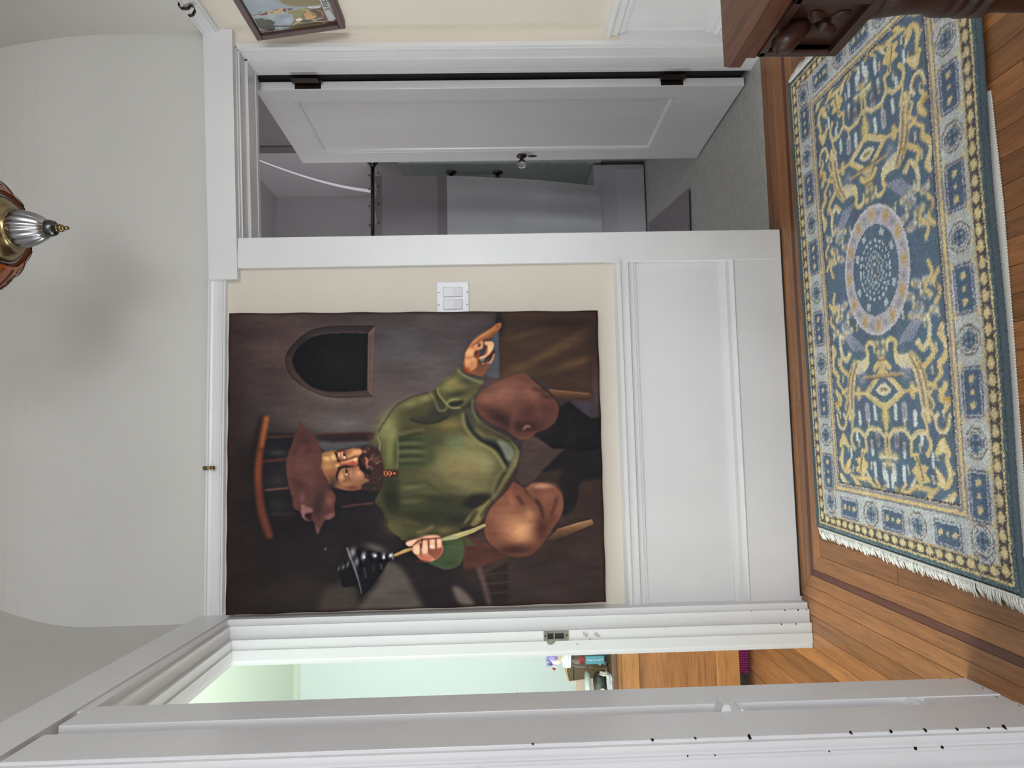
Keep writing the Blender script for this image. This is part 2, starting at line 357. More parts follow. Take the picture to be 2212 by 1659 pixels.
# bare patches by the strike plate
bp_ = MB()
ch, keep = bp_, ch
for p_, z, r in ((.075, .775, .010), (.08, .765, .012), (.092, .755, .006), (.080, .735, .010), (.085, .725, .007), (.108, .80, .006), (.108, .795, .004)): chip(LW((p_, -.0875 if p_ < .095 else -.0905, z)), (0, -1, 0), r, 1.2)
bp_.build('bare_patch', mottled('bare_paint', (.50, .45, .40), (.46, .41, .37), 40, .6), t7, kind='stuff')
# caulk-black gap under the baseboard
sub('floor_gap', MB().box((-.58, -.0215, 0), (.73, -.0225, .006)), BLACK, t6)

# ------------------------------------------------------------------ rooms beyond
TILE = mottled('bathroom_lino', (.44, .44, .41), (.35, .35, .33), 26, .45, bump=.1, bscale=200, coord='Object')
fb = struct('floor.001', MB().box((-.6, .10, -.1), (1.95, 2.7, .001)).box((.70, .077, -.1), (1.45, .11, .002)), TILE, 'grey speckled bathroom floor')
struct('wall_bathroom_back', MB().box((-.6, 2.6, 0), (2., 2.7, 2.72)), BATHW, 'grey bathroom back wall')
wbr = struct('wall_bathroom_right', MB().box((1.866, .17, 0), (2., 2.6, 2.72)), BATHW, 'grey bathroom right wall beside the tub')
sub('corner_board', MB().box((1.848, 1.70, 0), (1.866, 1.79, 2.70)), mottled('taupe_paint', (.20, .18, .175), (.17, .155, .15), 4, .5), wbr)
sub('shade_panel', MB().box((1.858, .18, 0), (1.866, 1.70, 2.70)), mottled('taupe_shade', (.30, .275, .265), (.27, .25, .24), 3, .6), wbr)  # darker colour laid over the near wall for the shade there
sub('tub_surround', MB().box((1.852, 1.95, .3), (1.866, 2.6, 1.68), .002), mottled('green_marble', (.40, .48, .43), (.54, .62, .57), 28, .25, bump=.03), wbr)
struct('wall_bathroom_left', MB().box((-.6, .17, 0), (-.52, 2.6, 2.72)), BATHW, 'bathroom left wall')
struct('ceiling.001', MB().box((-.6, .17, 2.70), (2., 2.7, 2.76)), BATHW, 'bathroom ceiling')
struct('wall_green_room_back', MB().box((-3.1, 2.87, 0), (-.7, 2.95, 2.7)), MINT, 'pale mint wall of the next room')
struct('wall_green_room_right', MB().box((-.735, .10, 0), (-.62, 2.9, 2.7)), MINT, 'mint wall behind the left doorway')
struct('wall_green_room_left', MB().box((-3.1, -1.1, 0), (-3.0, 2.9, 2.7)), MINT, 'far left mint wall')
struct('wall_partition', MB().box((-3.1, -1.04, 0), (-.66, -.98, 2.7)), MINT, 'partition between the two side rooms')
gc = struct('ceiling.002', MB().box((-3.1, -1.1, 2.62), (-.70, 2.95, 2.7)), GREENC, 'pale green ceiling of the next room')
sub('crown_moulding', MB().prism([(-3.0, 2.87, 2.62), (-3.0, 2.80, 2.62), (-3.0, 2.84, 2.60), (-3.0, 2.87, 2.59)], (2.26, 0, 0)), GREENC, gc)
struct('wall_side_room', MB().box((-2.5, -2.7, 0), (-2.4, -1.04, 2.7)).box((-2.5, -2.78, 0), (-.7, -2.7, 2.7)).box((-2.5, -2.78, 2.62), (-.7, -1.04, 2.7)), CREAM, 'walls of the nearer side room')
# ------------------------------------------------------------------ bathroom door, standing open
d_x, d_y = -.0383, .99927
def DR(q):                      # (along, thickness away from us, z)
    s, t, z = q; return (1.411+d_x*s+d_y*t, .222+d_y*s-d_x*t, z)
door = thing('door_1', 'white one panel bathroom door swung open into the bathroom', 'door', (1.411, .222, .008)); door['kind'] = 'structure'; del door['category']
def dpart(name, mb, m=DOORW, parent=door): return mb.build(name, m, parent, DR)
dpart('stile', MB().box((0, 0, .008), (.088, .035, 1.995), .0015)); dpart('stile', MB().box((.548, 0, .008), (.652, .035, 1.995), .0015))
dpart('rail', MB().box((.088, .0005, 1.868), (.548, .035, 1.994), .001)); dpart('rail', MB().box((.088, .0005, .009), (.548, .035, .272), .001))
dpart('door_panel', MB().box((.080, .012, .26), (.556, .026, 1.88)))
mo = [(0, 0), (0, .013), (.006, .012), (.012, .006), (.014, 0.002)]
def strip_m(a, b, inward):      # small moulding between two corners (s, z), thick towards `inward`
    mb = MB(); P = []
    for (w_, t_) in ((0, .001), (0, .012), (.016, .012), (.014, .006), (.006, .001)):
        P.append((a[0]+inward[0]*w_, t_, a[1]+inward[1]*w_))
    return mb.prism(P, (b[0]-a[0], 0, b[1]-a[1]))
for a, b, i_ in (((.088, .272), (.088, 1.868), (1, 0)), ((.548, .272), (.548, 1.868), (-1, 0)), ((.088, .272), (.548, .272), (0, 1)), ((.088, 1.868), (.548, 1.868), (0, -1))): dpart('panel_moulding', strip_m(a, b, i_))
for z0, z1 in ((1.733, 1.838), (.26, .352)):
    hg = MB().box((-.0015, 0.004, z0), (.0003, .034, z1)).build('hinge', BRONZE, door, DR)
    b2 = MB(); x_, y_ = 1.437, .203
    b2.tube([(x_, y_, z0-.002), (x_, y_, z1+.002)], .0062, 12); b2.lathe([(0, -.009), (.0045, -.006), (.0055, 0), (.0035, .003)], (x_, y_, z0-.003)); b2.lathe([(.0035, -.003), (.0055, 0), (.0045, .006), (0, .009)], (x_, y_, z1+.003))
    b2.box((1.4265, .166, z0), (1.4285, .20, z1)); 
    for k in range(1, 5): zz = z0+(z1-z0)*k/5; b2.tube([(x_, y_, zz-.0012), (x_, y_, zz+.0012)], .0068, 12)
    b2.build('hinge_knuckle', BRONZE, hg)
for nm, p_ in (('screw', None),): pass
GLASS = mat('clear_glass', (.92, .95, .95), .03, Transmission_Weight=1., IOR=1.45)
kx, ky, kz = DR((.60, 0, .9))
kn = MB().lathe([(0, -.0005), (.024, -.0005), (.026, -.004), (.020, -.008), (.010, -.010), (.009, -.022), (.015, -.026), (.017, -.032), (.012, -.034)][::-1], (kx, ky, kz), 'X', 24).build('knob', BRONZE, door)
MB().lathe([(.012, -.033), (.018, -.038), (.023, -.046), (.023, -.054), (.018, -.060), (0, -.062)][::-1], (kx, ky, kz), 'X', 8, sm=False).build('glass_knob', GLASS, kn)
kx, ky, kz = DR((.605, 0, .846)); e_ = MB()
e_.add([(kx-.0012, ky+.012*math.cos(a), kz+.022*math.sin(a)) for a in np.arange(24)*math.pi/12], [tuple(range(24))]).build('keyhole', BLACK, door)

# ------------------------------------------------------------------ bathroom things
tb = thing('bathtub', 'white built-in bathtub behind the shower curtain', 'bathtub', (1.0, 2.3, .001))
TUBM = mottled('tub_enamel', (.60, .60, .63), (.57, .57, .60), 3, .18)
bm = bmesh.new(); bmesh.ops.create_cube(bm, size=1)
for q in bm.verts: q.co = Vector((.80+q.co.x*2.08, 2.295+q.co.y*.59, .185+q.co.z*.366))
top = [fc for fc in bm.faces if fc.normal.z > .9]; bmesh.ops.inset_region(bm, faces=top, thickness=.065); bmesh.ops.translate(bm, vec=(0, 0, -.27), verts=list({v_ for fc in top for v_ in fc.verts}))
for v_ in {v_ for fc in top for v_ in fc.verts}: v_.co.x = .80+(v_.co.x-.80)*.94; v_.co.y = 2.295+(v_.co.y-2.295)*.86
bmesh.ops.bevel(bm, geom=bm.edges[:], offset=.02, segments=3, profile=.5, affect='EDGES')
me = bpy.data.meshes.new('m'); bm.to_mesh(me); bm.free()
for p in me.polygons: p.use_smooth = True
obj('tub_body', me, TUBM, tb)
MB().box((-.2, 1.994, .012), (1.80, 2.003, .20), .002).build('apron_panel', TUBM, tb)
rod = thing('shower_rod', 'dark metal shower curtain rod running across over the tub', 'curtain rod', (1.866, 2.0, 1.855))
MB().tube([(1.866, 2.0, 1.855), (.8, 1.985, 1.858), (-.52, 1.97, 1.855)], .0135, 14).build('rod', CHROME, rod)
MB().lathe([(.0135, -.03), (.02, -.026), (.024, -.006), (.036, -.003), (.036, 0)], (1.866, 2.0, 1.855), 'X', 24).build('flange', CHROME, rod)
def cloth(name, col, alpha, rough):
    m = mottled(name, col, tuple(v*.9 for v in col), 5, rough); bs = bsdf(m); bs.inputs['Alpha'].default_value = alpha; return m
cur = thing('shower_curtain', 'grey translucent shower curtain with two darker hems hanging from the rod', 'shower curtain', (1.0, 1.99, .3))
HEM = cloth('curtain_hem', (.25, .22, .24), .97, .5); SHEER = cloth('curtain_sheer', (.36, .335, .355), .9, .4); CLR = cloth('curtain_clear', (.66, .68, .70), .80, .4)
def cpt(u, z):      # u from the free edge
    t = (1.83-z)/1.5
    x = 1.758-.008*math.sin(3*t)-.10*max(0, (1.30-z))**1.6*max(0, 1-u/1.2)*.9-u
    y = 1.955+.014*math.sin(u*11+1.2*t)*(.45+.4*t)+.005*math.sin(u*37+2.)*t+.008*math.sin(z*7+u*5)*t
    return (x, y, z)
def cpart(name, z0, z1, m):
    n = 150; k = max(2, int((z1-z0)/.05)); v = [cpt(2.2*i/n, z1+(z0-z1)*j/k+(.008*math.cos(2.2*i/n*31.4) if abs(z1-1.83) < .01 and j == 0 else 0)) for j in range(k+1) for i in range(n+1)]
    f = [(j*(n+1)+i, j*(n+1)+i+1, (j+1)*(n+1)+i+1, (j+1)*(n+1)+i) for j in range(k) for i in range(n)]
    return obj(name, mk(v, f, True), m, cur)
cpart('top_hem', 1.785, 1.83, HEM); cpart('sheer_panel', 1.418, 1.785, SHEER); cpart('middle_hem', 1.352, 1.418, HEM); cpart('clear_panel', .32, 1.352, CLR)
for k, x in enumerate((1.774, 1.678, 1.56, 1.429, 1.30, 1.17)):
    rg = MB(); y0 = 2.0-.014*(1.866-x)
    rg.tube([(x+.004*math.cos(a*2), y0-.020-.024*math.sin(a)+.004, 1.857-.022+.041*math.cos(a)-(.004 if a > 2 else 0)) for a in np.linspace(0, 6.283, 20)], .0016, 6, False)
    rg.lathe([(0, -.006), (.0055, -.002), (.0055, .002), (0, .006)], (x, y0-.006, 1.878), 'Z', 10); rg.lathe([(.003, -.003), (.0065, -.001), (.0065, .001), (.003, .003)], (x+.002, 1.945, 1.806), 'Y', 12)
    rg.build('curtain_hook', CHROME, cur)
gb = thing('grab_bar', 'dark metal vertical grab bar on the green tub surround', 'grab bar', (1.852, 2.15, 1.17))
for z, y in ((1.332, 2.142), (1.007, 2.153)):
    MB().lathe([(0, -.012), (.016, -.012), (.036, -.008), (.038, 0)], (1.852, y, z), 'X', 24).build('flange', CHROME, gb)
MB().tube([(1.845, 2.142, 1.332), (1.815, 2.142, 1.33), (1.800, 2.142, 1.315), (1.797, 2.143, 1.28), (1.797, 2.152, 1.06), (1.800, 2.153, 1.022), (1.815, 2.153, 1.009), (1.845, 2.153, 1.007)], .0145, 14).build('bar', CHROME, gb)
bmat = thing('bath_mat', 'mauve grey bath mat on the speckled bathroom floor beside the tub', 'bath mat', (.9, 1.5, .001))
def slab(pts, z0, z1): return MB().prism([(x, y, z0) for x, y in pts], (0, 0, z1-z0))
slab([(.47, 1.075), (1.272, 1.022), (1.376, 1.875), (.55, 1.925)], .0012, .010).build('mat_shadow', BLACK, bmat)  # black slab standing in for the shadow under the mat
slab([(.466, 1.071), (1.276, 1.018), (1.38, 1.879), (.546, 1.929)], .010, .020).build('mat_top', mottled('mauve_pile', (.24, .215, .235), (.20, .18, .20), 40, .9, bump=.4, bscale=300), bmat)

# ------------------------------------------------------------------ light switch, hooks, strike plate
sw = thing('light_switch', 'white double rocker light switch on cream wall beside the painting', 'light switch', (.502, -.001, 1.2))
MB().box((.444, -.0065, 1.143), (.560, 0, 1.260), .004).build('plate', PLAST, sw)
SHD = mottled('plastic_gap', (.42, .41, .42), (.40, .39, .40), 9, .6)
for x0, x1 in ((.505, .538), (.460, .493)):
    fr = MB().box((x0-.002, -.0072, 1.166), (x1+.002, -.006, 1.236)).build('switch_frame', SHD, sw)
    MB().prism([(x0, -.006, 1.168), (x0, -.0072, 1.168), (x0, -.0115, 1.2), (x0, -.0088, 1.234), (x0, -.006, 1.234)], (x1-x0, 0, 0)).build('rocker', PLAST, fr)
for x in (.521, .476):
    for z in (1.150, 1.2525): MB().lathe([(0, -.0082), (.0026, -.0078), (.003, -.0064), (.003, -.006)], (x, 0, z), 'Y', 12).build('screw', SHD, sw)
hk = MB(); W_ = .0065
def strap(pts, x0, x1, th): 
    mb = MB(); n = len(pts); P = []
    for i, (y, z) in enumerate(pts):
        a, b = pts[max(i-1, 0)], pts[min(i+1, n-1)]; d = Vector((b[0]-a[0], b[1]-a[1])).normalized(); P.append((y, z, -d.y*th/2, d.x*th/2))
    v = [(x, y+s*ny, z+s*nz) for (y, z, ny, nz) in P for s in (-1, 1) for x in (x0, x1)]; f = []
    for i in range(n-1):
        k = 4*i; f += [(k, k+1, k+5, k+4), (k+2, k+6, k+7, k+3), (k, k+4, k+6, k+2), (k+1, k+3, k+7, k+5)]
    f += [(0, 2, 3, 1), (4*n-4, 4*n-3, 4*n-1, 4*n-2)]
    return mb.add(v, f, True)
h1 = strap([(-.004, 2.066), (-.004, 2.074), (-.010, 2.078), (-.020, 2.078), (-.0255, 2.074), (-.0265, 2.06), (-.024, 2.05), (-.016, 2.045), (-.018, 2.038), (-.028, 2.035), (-.034, 2.04), (-.033, 2.046)], -.0935, -.0805, .0016).build('picture_hook', BRASS)
tag(h1, 'small brass picture hook over the rail above the painting', 'picture hook')
h2 = strap([(-.002, 2.094), (-.002, 2.103), (-.008, 2.107), (-.020, 2.107), (-.027, 2.101), (-.028, 2.085), (-.025, 2.074), (-.016, 2.069), (-.020, 2.058), (-.034, 2.052), (-.050, 2.060), (-.054, 2.074)], 0, .014, .002).mesh(lambda q: (1.508+q[1], -.178-q[0], q[2]))
h2 = obj('picture_hook', h2, BRONZE); tag(h2, 'dark bent picture hook on the right wall rail above the framed picture', 'picture hook')
sp = thing('strike_plate', 'worn metal strike plate on the far jamb of the left doorway', 'strike plate', LW((.08, -.088, .87)))
PLM = mottled('worn_steel', (.30, .28, .24), (.20, .19, .17), 60, .45, .7)
pm = MB()
for a, b in (((.062, .827), (.094, .842)), ((.062, .898), (.094, .911)), ((.062, .842), (.070, .898)), ((.088, .842), (.094, .898)), ((.070, .873), (.088, .878))): pm.box((a[0], -.0895, a[1]), (b[0], -.0872, b[1]))
pm.build('plate', PLM, sp, LW)
MB().box((.066, -.0878, .838), (.092, -.0872, .902)).build('bolt_hole', BLACK, sp, LW)
MB().prism([(.090, -.0905, .873), (.100, -.092, .873), (.112, -.089, .876), (.114, -.088, .896), (.100, -.092, .900), (.090, -.0905, .900)], (0, .0018, 0)).build('lip', PLM, sp, LW)
for z in (.834, .905): MB().lathe([(0, -.0008), (.003, -.0003), (.0034, 0)], LW((.078, -.0895, z)), 'Y', 10).build('screw', BRONZE, sp)

# ------------------------------------------------------------------ table at the right
tx = thing('table', 'dark stained wooden table with carved turned legs over the rug', 'table', (.95, -1.9, .001))
MB().prism([(.505, -1.480, .712), (1.40, -1.474, .712), (1.40, -2.30, .712), (.520, -2.30, .712), (.492, -1.500, .712)], (0, 0, .015)).build('table_top', TABW, tx)
MB().prism([(.513, -1.488, .692), (1.392, -1.482, .692), (1.392, -2.292, .692), (.528, -2.292, .692), (.503, -1.504, .692)], (0, 0, .020)).build('top_moulding', TABW, tx)
lp = []
def leg(cx, cy):
    L = thing_leg = MB()
    prof = [(.026, 0.001), (.030, .03), (.022, .06), (.030, .085), (.036, .10), (.030, .115), (.033, .14), (.036, .22), (.035, .34), (.0345, .405), (.037, .412), (.041, .420), (.041, .428), (.0355, .431), (.0355, .435), (.041, .438), (.041, .447), (.0355, .450), (.0355, .454), (.040, .457), (.040, .466), (.0355, .469), (.040, .474), (.039, .482), (.0355, .490), (.0365, .52), (.0405, .555), (.036, .557), (.036, .560), (.042, .562), (.043, .568), (.037, .570), (.037, .573), (.048, .578), (.05, .584), (.05, .59)]
    o = L.lathe(prof, (cx, cy, 0), 'Z', 28).build('leg', LEGW, tx)
    bl = MB(); w = .060
    bl.box((cx-w+.008, cy-w+.008, .588), (cx+w-.008, cy+w-.008, .693))
    for sx, sy in ((-1, 0), (1, 0), (0, -1), (0, 1)):
        def fx(u, d, z): return (cx+sx*(w-.008+d)+(u if sx == 0 else 0), cy+sy*(w-.008+d)+(u if sy == 0 else 0), z)
        for (u0, u1, z0, z1) in ((-w, w, .585, .599), (-w, -w+.012, .599, .693), (w-.012, w, .599, .693), (-w, w, .683, .693)):
            a, b = fx(u0, -.004, z0), fx(u1, .010, z1); bl.box(a, b, .002)
        bl.lathe([(0, .012), (.006, .011), (.008, .006), (.009, 0)] if sx+sy > 0 else [(.009, 0), (.008, -.006), (.006, -.011), (0, -.012)], fx(0, 0, .632), 'X' if sx else 'Y', 14)
        for k in range(4):
            a = .785+k*1.571; c_ = fx(.020*math.cos(a), .003, .632+.020*math.sin(a))
            vv = []; n_ = 10
            for t in range(n_):
                q = 6.283*t/n_; uu = .014*math.cos(q); zz = .008*math.sin(q); u2, z2 = uu*math.cos(a)-zz*math.sin(a), uu*math.sin(a)+zz*math.cos(a)
                vv.append(fx(.020*math.cos(a)+u2, .001, .632+.020*math.sin(a)+z2))
            vv.append(fx(.020*math.cos(a), .008, .632+.020*math.sin(a))); bl.add(vv, [(t, (t+1) % n_, n_) for t in range(n_)], True)
    bl.build('carved_block', LEGW, o)
    # curled leaves under the table corner
    for sx, sy in ((-1, 0), (0, 1)):
        lf = MB().tube([(cx+sx*.055, cy+sy*.055, .655), (cx+sx*.064, cy+sy*.064, .668), (cx+sx*.078, cy+sy*.078, .682), (cx+sx*.083, cy+sy*.083, .694)], [.010, .013, .014, .010], 12)
        lf.build('leaf_bracket', LEGW, o)
leg(.562, -1.57); leg(1.33, -1.57); leg(.582, -2.22); leg(1.33, -2.22)
ap = MB(); ap.box((.62, -1.585, .62), (1.27, -1.560, .692), .003); ap.build('apron', LEGW, tx); MB().box((.55, -2.16, .62), (.575, -1.63, .692), .003).build('apron', LEGW, tx); MB().box((1.32, -2.16, .62), (1.345, -1.63, .692), .003).build('apron', LEGW, tx)

# ------------------------------------------------------------------ pendant lamp
px, py = .549, -.70
lampo = thing('pendant_lamp', 'brass pendant lamp with ribbed silver finial and amber glass leaves', 'lamp', (px, py, 2.83))
MB().lathe([(0, 2.121), (.0045, 2.123), (.006, 2.1275), (.0045, 2.132), (.0028, 2.135), (.0085, 2.137), (.0105, 2.142), (.0085, 2.147), (.0065, 2.149), (.011, 2.151), (.014, 2.153)], (px, py, 0), 'Z', 24).build('finial_bead', BRASS, lampo)
MB().lathe([(.012, 2.151), (.018, 2.156), (.021, 2.166), (.0215, 2.176), (.019, 2.178)], (px, py, 0), 'Z', 24).build('finial_cap', mottled('dark_pewter', (.10, .10, .11), (.06, .06, .065), 14, .25, 1.), lampo)
MB().lathe([(.020, 2.172), (.029, 2.186), (.037, 2.203), (.043, 2.222), (.0455, 2.238), (.043, 2.250), (.036, 2.256), (.030, 2.258)], (px, py, 0), 'Z', 96, 16, .10, (2.18, 2.252)).build('ribbed_finial', SILVER, lampo)
MB().lathe([(.036, 2.252), (.040, 2.250), (.046, 2.254), (.044, 2.259), (.060, 2.262), (.076, 2.274), (.084, 2.292), (.081, 2.314), (.068, 2.334), (.056, 2.342), (.050, 2.345)], (px, py, 0), 'Z', 40).build('brass_bulb', BRASS, lampo)
col_ = MB()
for k in range(24):
    a = k*6.2832/24
    for s in (-1, 1): col_.tube([(px+r_*math.cos(a+s*t_), py+r_*math.sin(a+s*t_), z_) for r_, z_, t_ in ((.084, 2.288, 0), (.089, 2.300, .09), (.092, 2.314, .16), (.090, 2.330, .22))], .0026, 6)
for r_, z_ in ((.084, 2.286), (.091, 2.332)): col_.tube([(px+r_*math.cos(a), py+r_*math.sin(a), z_) for a in np.linspace(0, 6.2832, 40)], .0035, 8, False)
col_.build('pierced_collar', SILVER, lampo)
AMB = mottled('amber_glass', (.40, .10, .014), (.26, .05, .008), 18, .2)
EDG = mottled('leaf_lead_edge', (.12, .045, .035), (.07, .03, .028), 40, .4, .5)
for k in range(5):
    a = 3.1416+k*6.2832/5; ca, sa = math.cos(a), math.sin(a)
    def pt(u, t):      # u across -1..1, t along the leaf
        wd_ = .052+.050*math.sin(math.pi*min(1, .1+.85*t))**.8-.045*t; r_ = .094+.125*t-.02*u*u; z_ = 2.274+.095*t+.05*t*t+.018*u*u
        return Vector((px+r_*ca-u*wd_*sa, py+r_*sa+u*wd_*ca, z_))
    nu, nt = 8, 12; v = [pt(-1+2*i/nu, j/nt)+Vector((0, 0, .0015*(i % 2))) for j in range(nt+1) for i in range(nu+1)]
    n0 = len(v); v += [p+Vector((0, 0, .003)) for p in v]; f = []
    for j in range(nt):
        for i in range(nu):
            q = (j*(nu+1)+i, j*(nu+1)+i+1, (j+1)*(nu+1)+i+1, (j+1)*(nu+1)+i); f += [q[::-1], tuple(z+n0 for z in q)]
    lf = obj('glass_leaf', mk(v, f, True), AMB, lampo)
    eb = MB()
    for s in (-1, 1): eb.tube([pt(s, t)+Vector((0, 0, .002))+Vector((random.Random(int(t*99)+k).uniform(-.0015, .0015),)*3) for t in np.linspace(0, 1, 26)], [.0035+.0016*(i % 2) for i in range(26)], 7)
    for u in (-.5, 0, .5): eb.tube([pt(u, t)+Vector((0, 0, -.001)) for t in np.linspace(.05, .95, 10)], .0014, 5)
    eb.build('leaded_edge', EDG, lf)
MB().tube([(px, py, 2.34), (px, py, 2.80)], .007, 10).build('stem', BRASS, lampo); MB().lathe([(.007, 2.76), (.03, 2.785), (.06, 2.81), (.065, 2.829)], (px, py, 0), 'Z', 28).build('canopy', BRASS, lampo)

# ------------------------------------------------------------------ next room: cabinet and what stands on it
cb = thing('cabinet', 'low honey oak cabinet beyond the left doorway', 'cabinet', (-1.1, .65, .001))
X0, X1, Y0, Y1 = -1.50, -.765, .45, .85
MB().box((X0-.01, Y0-.015, .578), (X1, Y1, .597), .003).build('top_board', mottled('worn_dark_top', (.16, .085, .045), (.11, .06, .035), 12, .5), cb)
MB().box((X0, Y0-.006, .560), (X1, Y0+.02, .578), .002).build('top_moulding', CABW, cb)
MB().box((X0, Y0, .484), (X1, Y0+.02, .560), .0015).build('top_rail', CABW, cb); MB().box((X0, Y0, .064), (X1, Y0+.02, .158), .0015).build('bottom_rail', CABW, cb)
MB().box((X0, Y0+.009, .150), (X1, Y0+.018, .49)).build('front_panel', CABP, cb)
for xa in (X0, X1-.06): MB().box((xa, Y0, .158), (xa+.06, Y0+.02, .484)).build('stile', CABW, cb)
MB().box((X0, Y0+.02, .064), (X1, Y1, .578)).build('carcass', CABP, cb)
for xa in (X0+.01, X1-.05):
    for ya in (Y0+.01, Y1-.05): MB().box((xa, ya, .001), (xa+.04, ya+.04, .064)).build('leg', CABW, cb)
bk = thing('basket', 'magenta perforated plastic basket under the oak cabinet', 'basket', (-.95, .62, .001))
PINK = mottled('magenta_plastic', (.42, .035, .26), (.36, .03, .22), 8, .4)
bx = MB()
def bprof(z): g = .012*(z/.05); return (-1.02-g, .52-g, -.82+g, .76+g)
for (z0, z1) in ((.001, .006),): a = bprof(z0); bx.box((a[0], a[1], z0), (a[2], a[3], z1))
for z0, z1 in ((.006, .016), (.022, .027), (.033, .038), (.044, .052)):
    a = bprof((z0+z1)/2)
    for q in (((a[0], a[1]), (a[2], a[1]+.003)), ((a[0], a[3]-.003), (a[2], a[3])), ((a[0], a[1]), (a[0]+.003, a[3])), ((a[2]-.003, a[1]), (a[2], a[3]))): bx.box((*q[0], z0), (*q[1], z1))
for k in range(22):
    x = -1.02+.2*k/21; bx.box((x-.003, .512, .006), (x+.003, .517, .05)); bx.box((x-.003, .763, .006), (x+.003, .768, .05))
for k in range(24):
    y = .52+.24*k/23; bx.box((-1.03, y-.003, .006), (-1.026, y+.003, .05)); bx.box((-.814, y-.003, .006), (-.810, y+.003, .05))
bx.build('basket_wall', PINK, bk)
jr = thing('storage_jar', 'clear plastic jar with ribbed white lid, full of small packets', 'jar', (-.918, .545, .598))
CLEAR = mat('clear_plastic', (.93, .95, .96), .06, Transmission_Weight=1., IOR=1.12)
MB().lathe([(.0, .0), (.066, .0), (.072, .006), (.074, .03), (.074, .125), (.070, .145), (.064, .158), (.064, .168), (.062, .168), (.062, .157), (.068, .143), (.072, .124), (.072, .03), (.070, .008), (0, .004)], (-.918, .545, .598), 'Z', 40).build('jar_body', CLEAR, jr)
LID = mottled('white_lid', (.74, .75, .76), (.70, .71, .72), 20, .3)
MB().lathe([(.066, .164), (.072, .165), (.072, .172), (.069, .173), (.069, .175), (.073, .176), (.073, .184), (.069, .185), (.069, .187), (.071, .188), (.068, .193), (0, .193)], (-.918, .545, .598), 'Z', 40).build('jar_lid', LID, jr)
TEAL_ = mottled('teal_card', (.10, .34, .42), (.09, .31, .39), 10, .4)
cd = thing('card_box', 'small teal box with white lettering inside the clear jar', 'box', (-.945, .49, .62))
MB().box((-.962, .488, .622), (-.930, .503, .700), .001).build('box_body', TEAL_, cd)
def text(body, size, mtx, m, parent, name, ext=.0002, sx=1.):
    cu = bpy.data.curves.new('t', 'FONT'); cu.body = body; cu.size = size; cu.extrude = ext; cu.align_x = 'CENTER'; cu.align_y = 'CENTER'
    to = bpy.data.objects.new('t', cu); COL.objects.link(to); bpy.context.view_layer.update()
    me = bpy.data.meshes.new_from_object(to.evaluated_get(bpy.context.evaluated_depsgraph_get())); bpy.data.objects.remove(to)
    me.transform(Matrix.Diagonal((sx, 1, 1, 1))); me.transform(mtx); return obj(name, me, m, parent)
INK = mottled('white_print', (.8, .84, .86), (.78, .82, .84), 9, .5)
text("'reveal your spirit!'", .0135, Matrix(((0, 1, 0, -.945), (0, 0, -1, .4876), (-1, 0, 0, .661), (0, 0, 0, 1))), INK, cd, 'lettering', sx=.66)
def packet(name, label, c, s, col, rot, cat, rough=.35, wr=.004, grp=None):
    bm = bmesh.new(); bmesh.ops.create_cube(bm, size=1); bmesh.ops.subdivide_edges(bm, edges=bm.edges[:], cuts=3, use_grid_fill=True); r_ = random.Random(hash(name+label) % 99 if False else len(label)*7)
    R_ = Matrix.Rotation(rot, 4, 'Y')
    for v_ in bm.verts:
        k_ = 1-.35*max(abs(v_.co.x), abs(v_.co.z))**3 if True else 1
        v_.co = R_ @ Vector((v_.co.x*s[0], v_.co.y*s[1]*k_, v_.co.z*s[2]))+Vector(c)+Vector((r_.uniform(-wr, wr), r_.uniform(-wr, wr), r_.uniform(-wr, wr)))
    me = bpy.data.meshes.new('m'); bm.to_mesh(me); bm.free()
    o = obj(name, me, mottled(name+'_film', col, tuple(v*.7 for v in col), 60, rough)); tag(o, label, cat, grp); return o
packet('wrapper', 'crinkled white and silver wrapper low in the jar beside the teal box', (-.955, .53, .655), (.022, .022, .06), (.62, .66, .68), .5, 'wrapper', .2, .004)
packet('red_packet', 'small red packet above the teal box in the jar', (-.948, .50, .718), (.020, .012, .022), (.45, .04, .05), .3, 'packet')
packet('pink_packet', 'pink strip packet standing right of the teal box in the jar', (-.920, .50, .652), (.008, .014, .07), (.50, .06, .22), .08, 'packet', wr=.002)
packet('white_card', 'rounded white card upright at the right side of the jar', (-.903, .50, .662), (.022, .006, .078), (.72, .70, .68), .15, 'card', .4, .001)
packet('grey_packet', 'dark grey foil packet at the foot of the jar below the wrapper', (-.958, .53, .619), (.05, .03, .022), (.14, .15, .16), 0., 'packet', .3, .004)
sb = thing('storage_box', 'brown translucent box with sloping rim and gilt edge behind the jar', 'box', (-1.0, .68, .598))
BRN_ = mottled('brown_film', (.115, .075, .035), (.09, .06, .03), 9, .35); GILT = mottled('gilt_edge', (.44, .28, .09), (.30, .18, .06), 200, .35, .6)
bq = MB(); A_ = [(-1.088, .655), (-.80, .655), (-.80, .80), (-1.088, .80)]; B_ = [(-1.075, .66), (-.81, .66), (-.81, .79), (-1.075, .79)]
top_ = [.757, .812, .812, .757]
v = [(*p, .598) for p in B_]+[(*p, t) for p, t in zip(A_, top_)]+[(p[0]+(.004 if p[0] < -.9 else -.004), p[1]+(.004 if p[1] < .7 else -.004), .602) for p in B_]+[(p[0]+(.004 if p[0] < -.9 else -.004), p[1]+(.004 if p[1] < .7 else -.004), t) for p, t in zip(A_, top_)]
f = [(0, 3, 2, 1), (8, 9, 10, 11)]+[(i, (i+1) % 4, 4+(i+1) % 4, 4+i) for i in range(4)]+[(8+i, 12+i, 12+(i+1) % 4, 8+(i+1) % 4) for i in range(4)]+[(4+i, 4+(i+1) % 4, 12+(i+1) % 4, 12+i) for i in range(4)]
MB().add(v, f).build('box_wall', BRN_, sb)
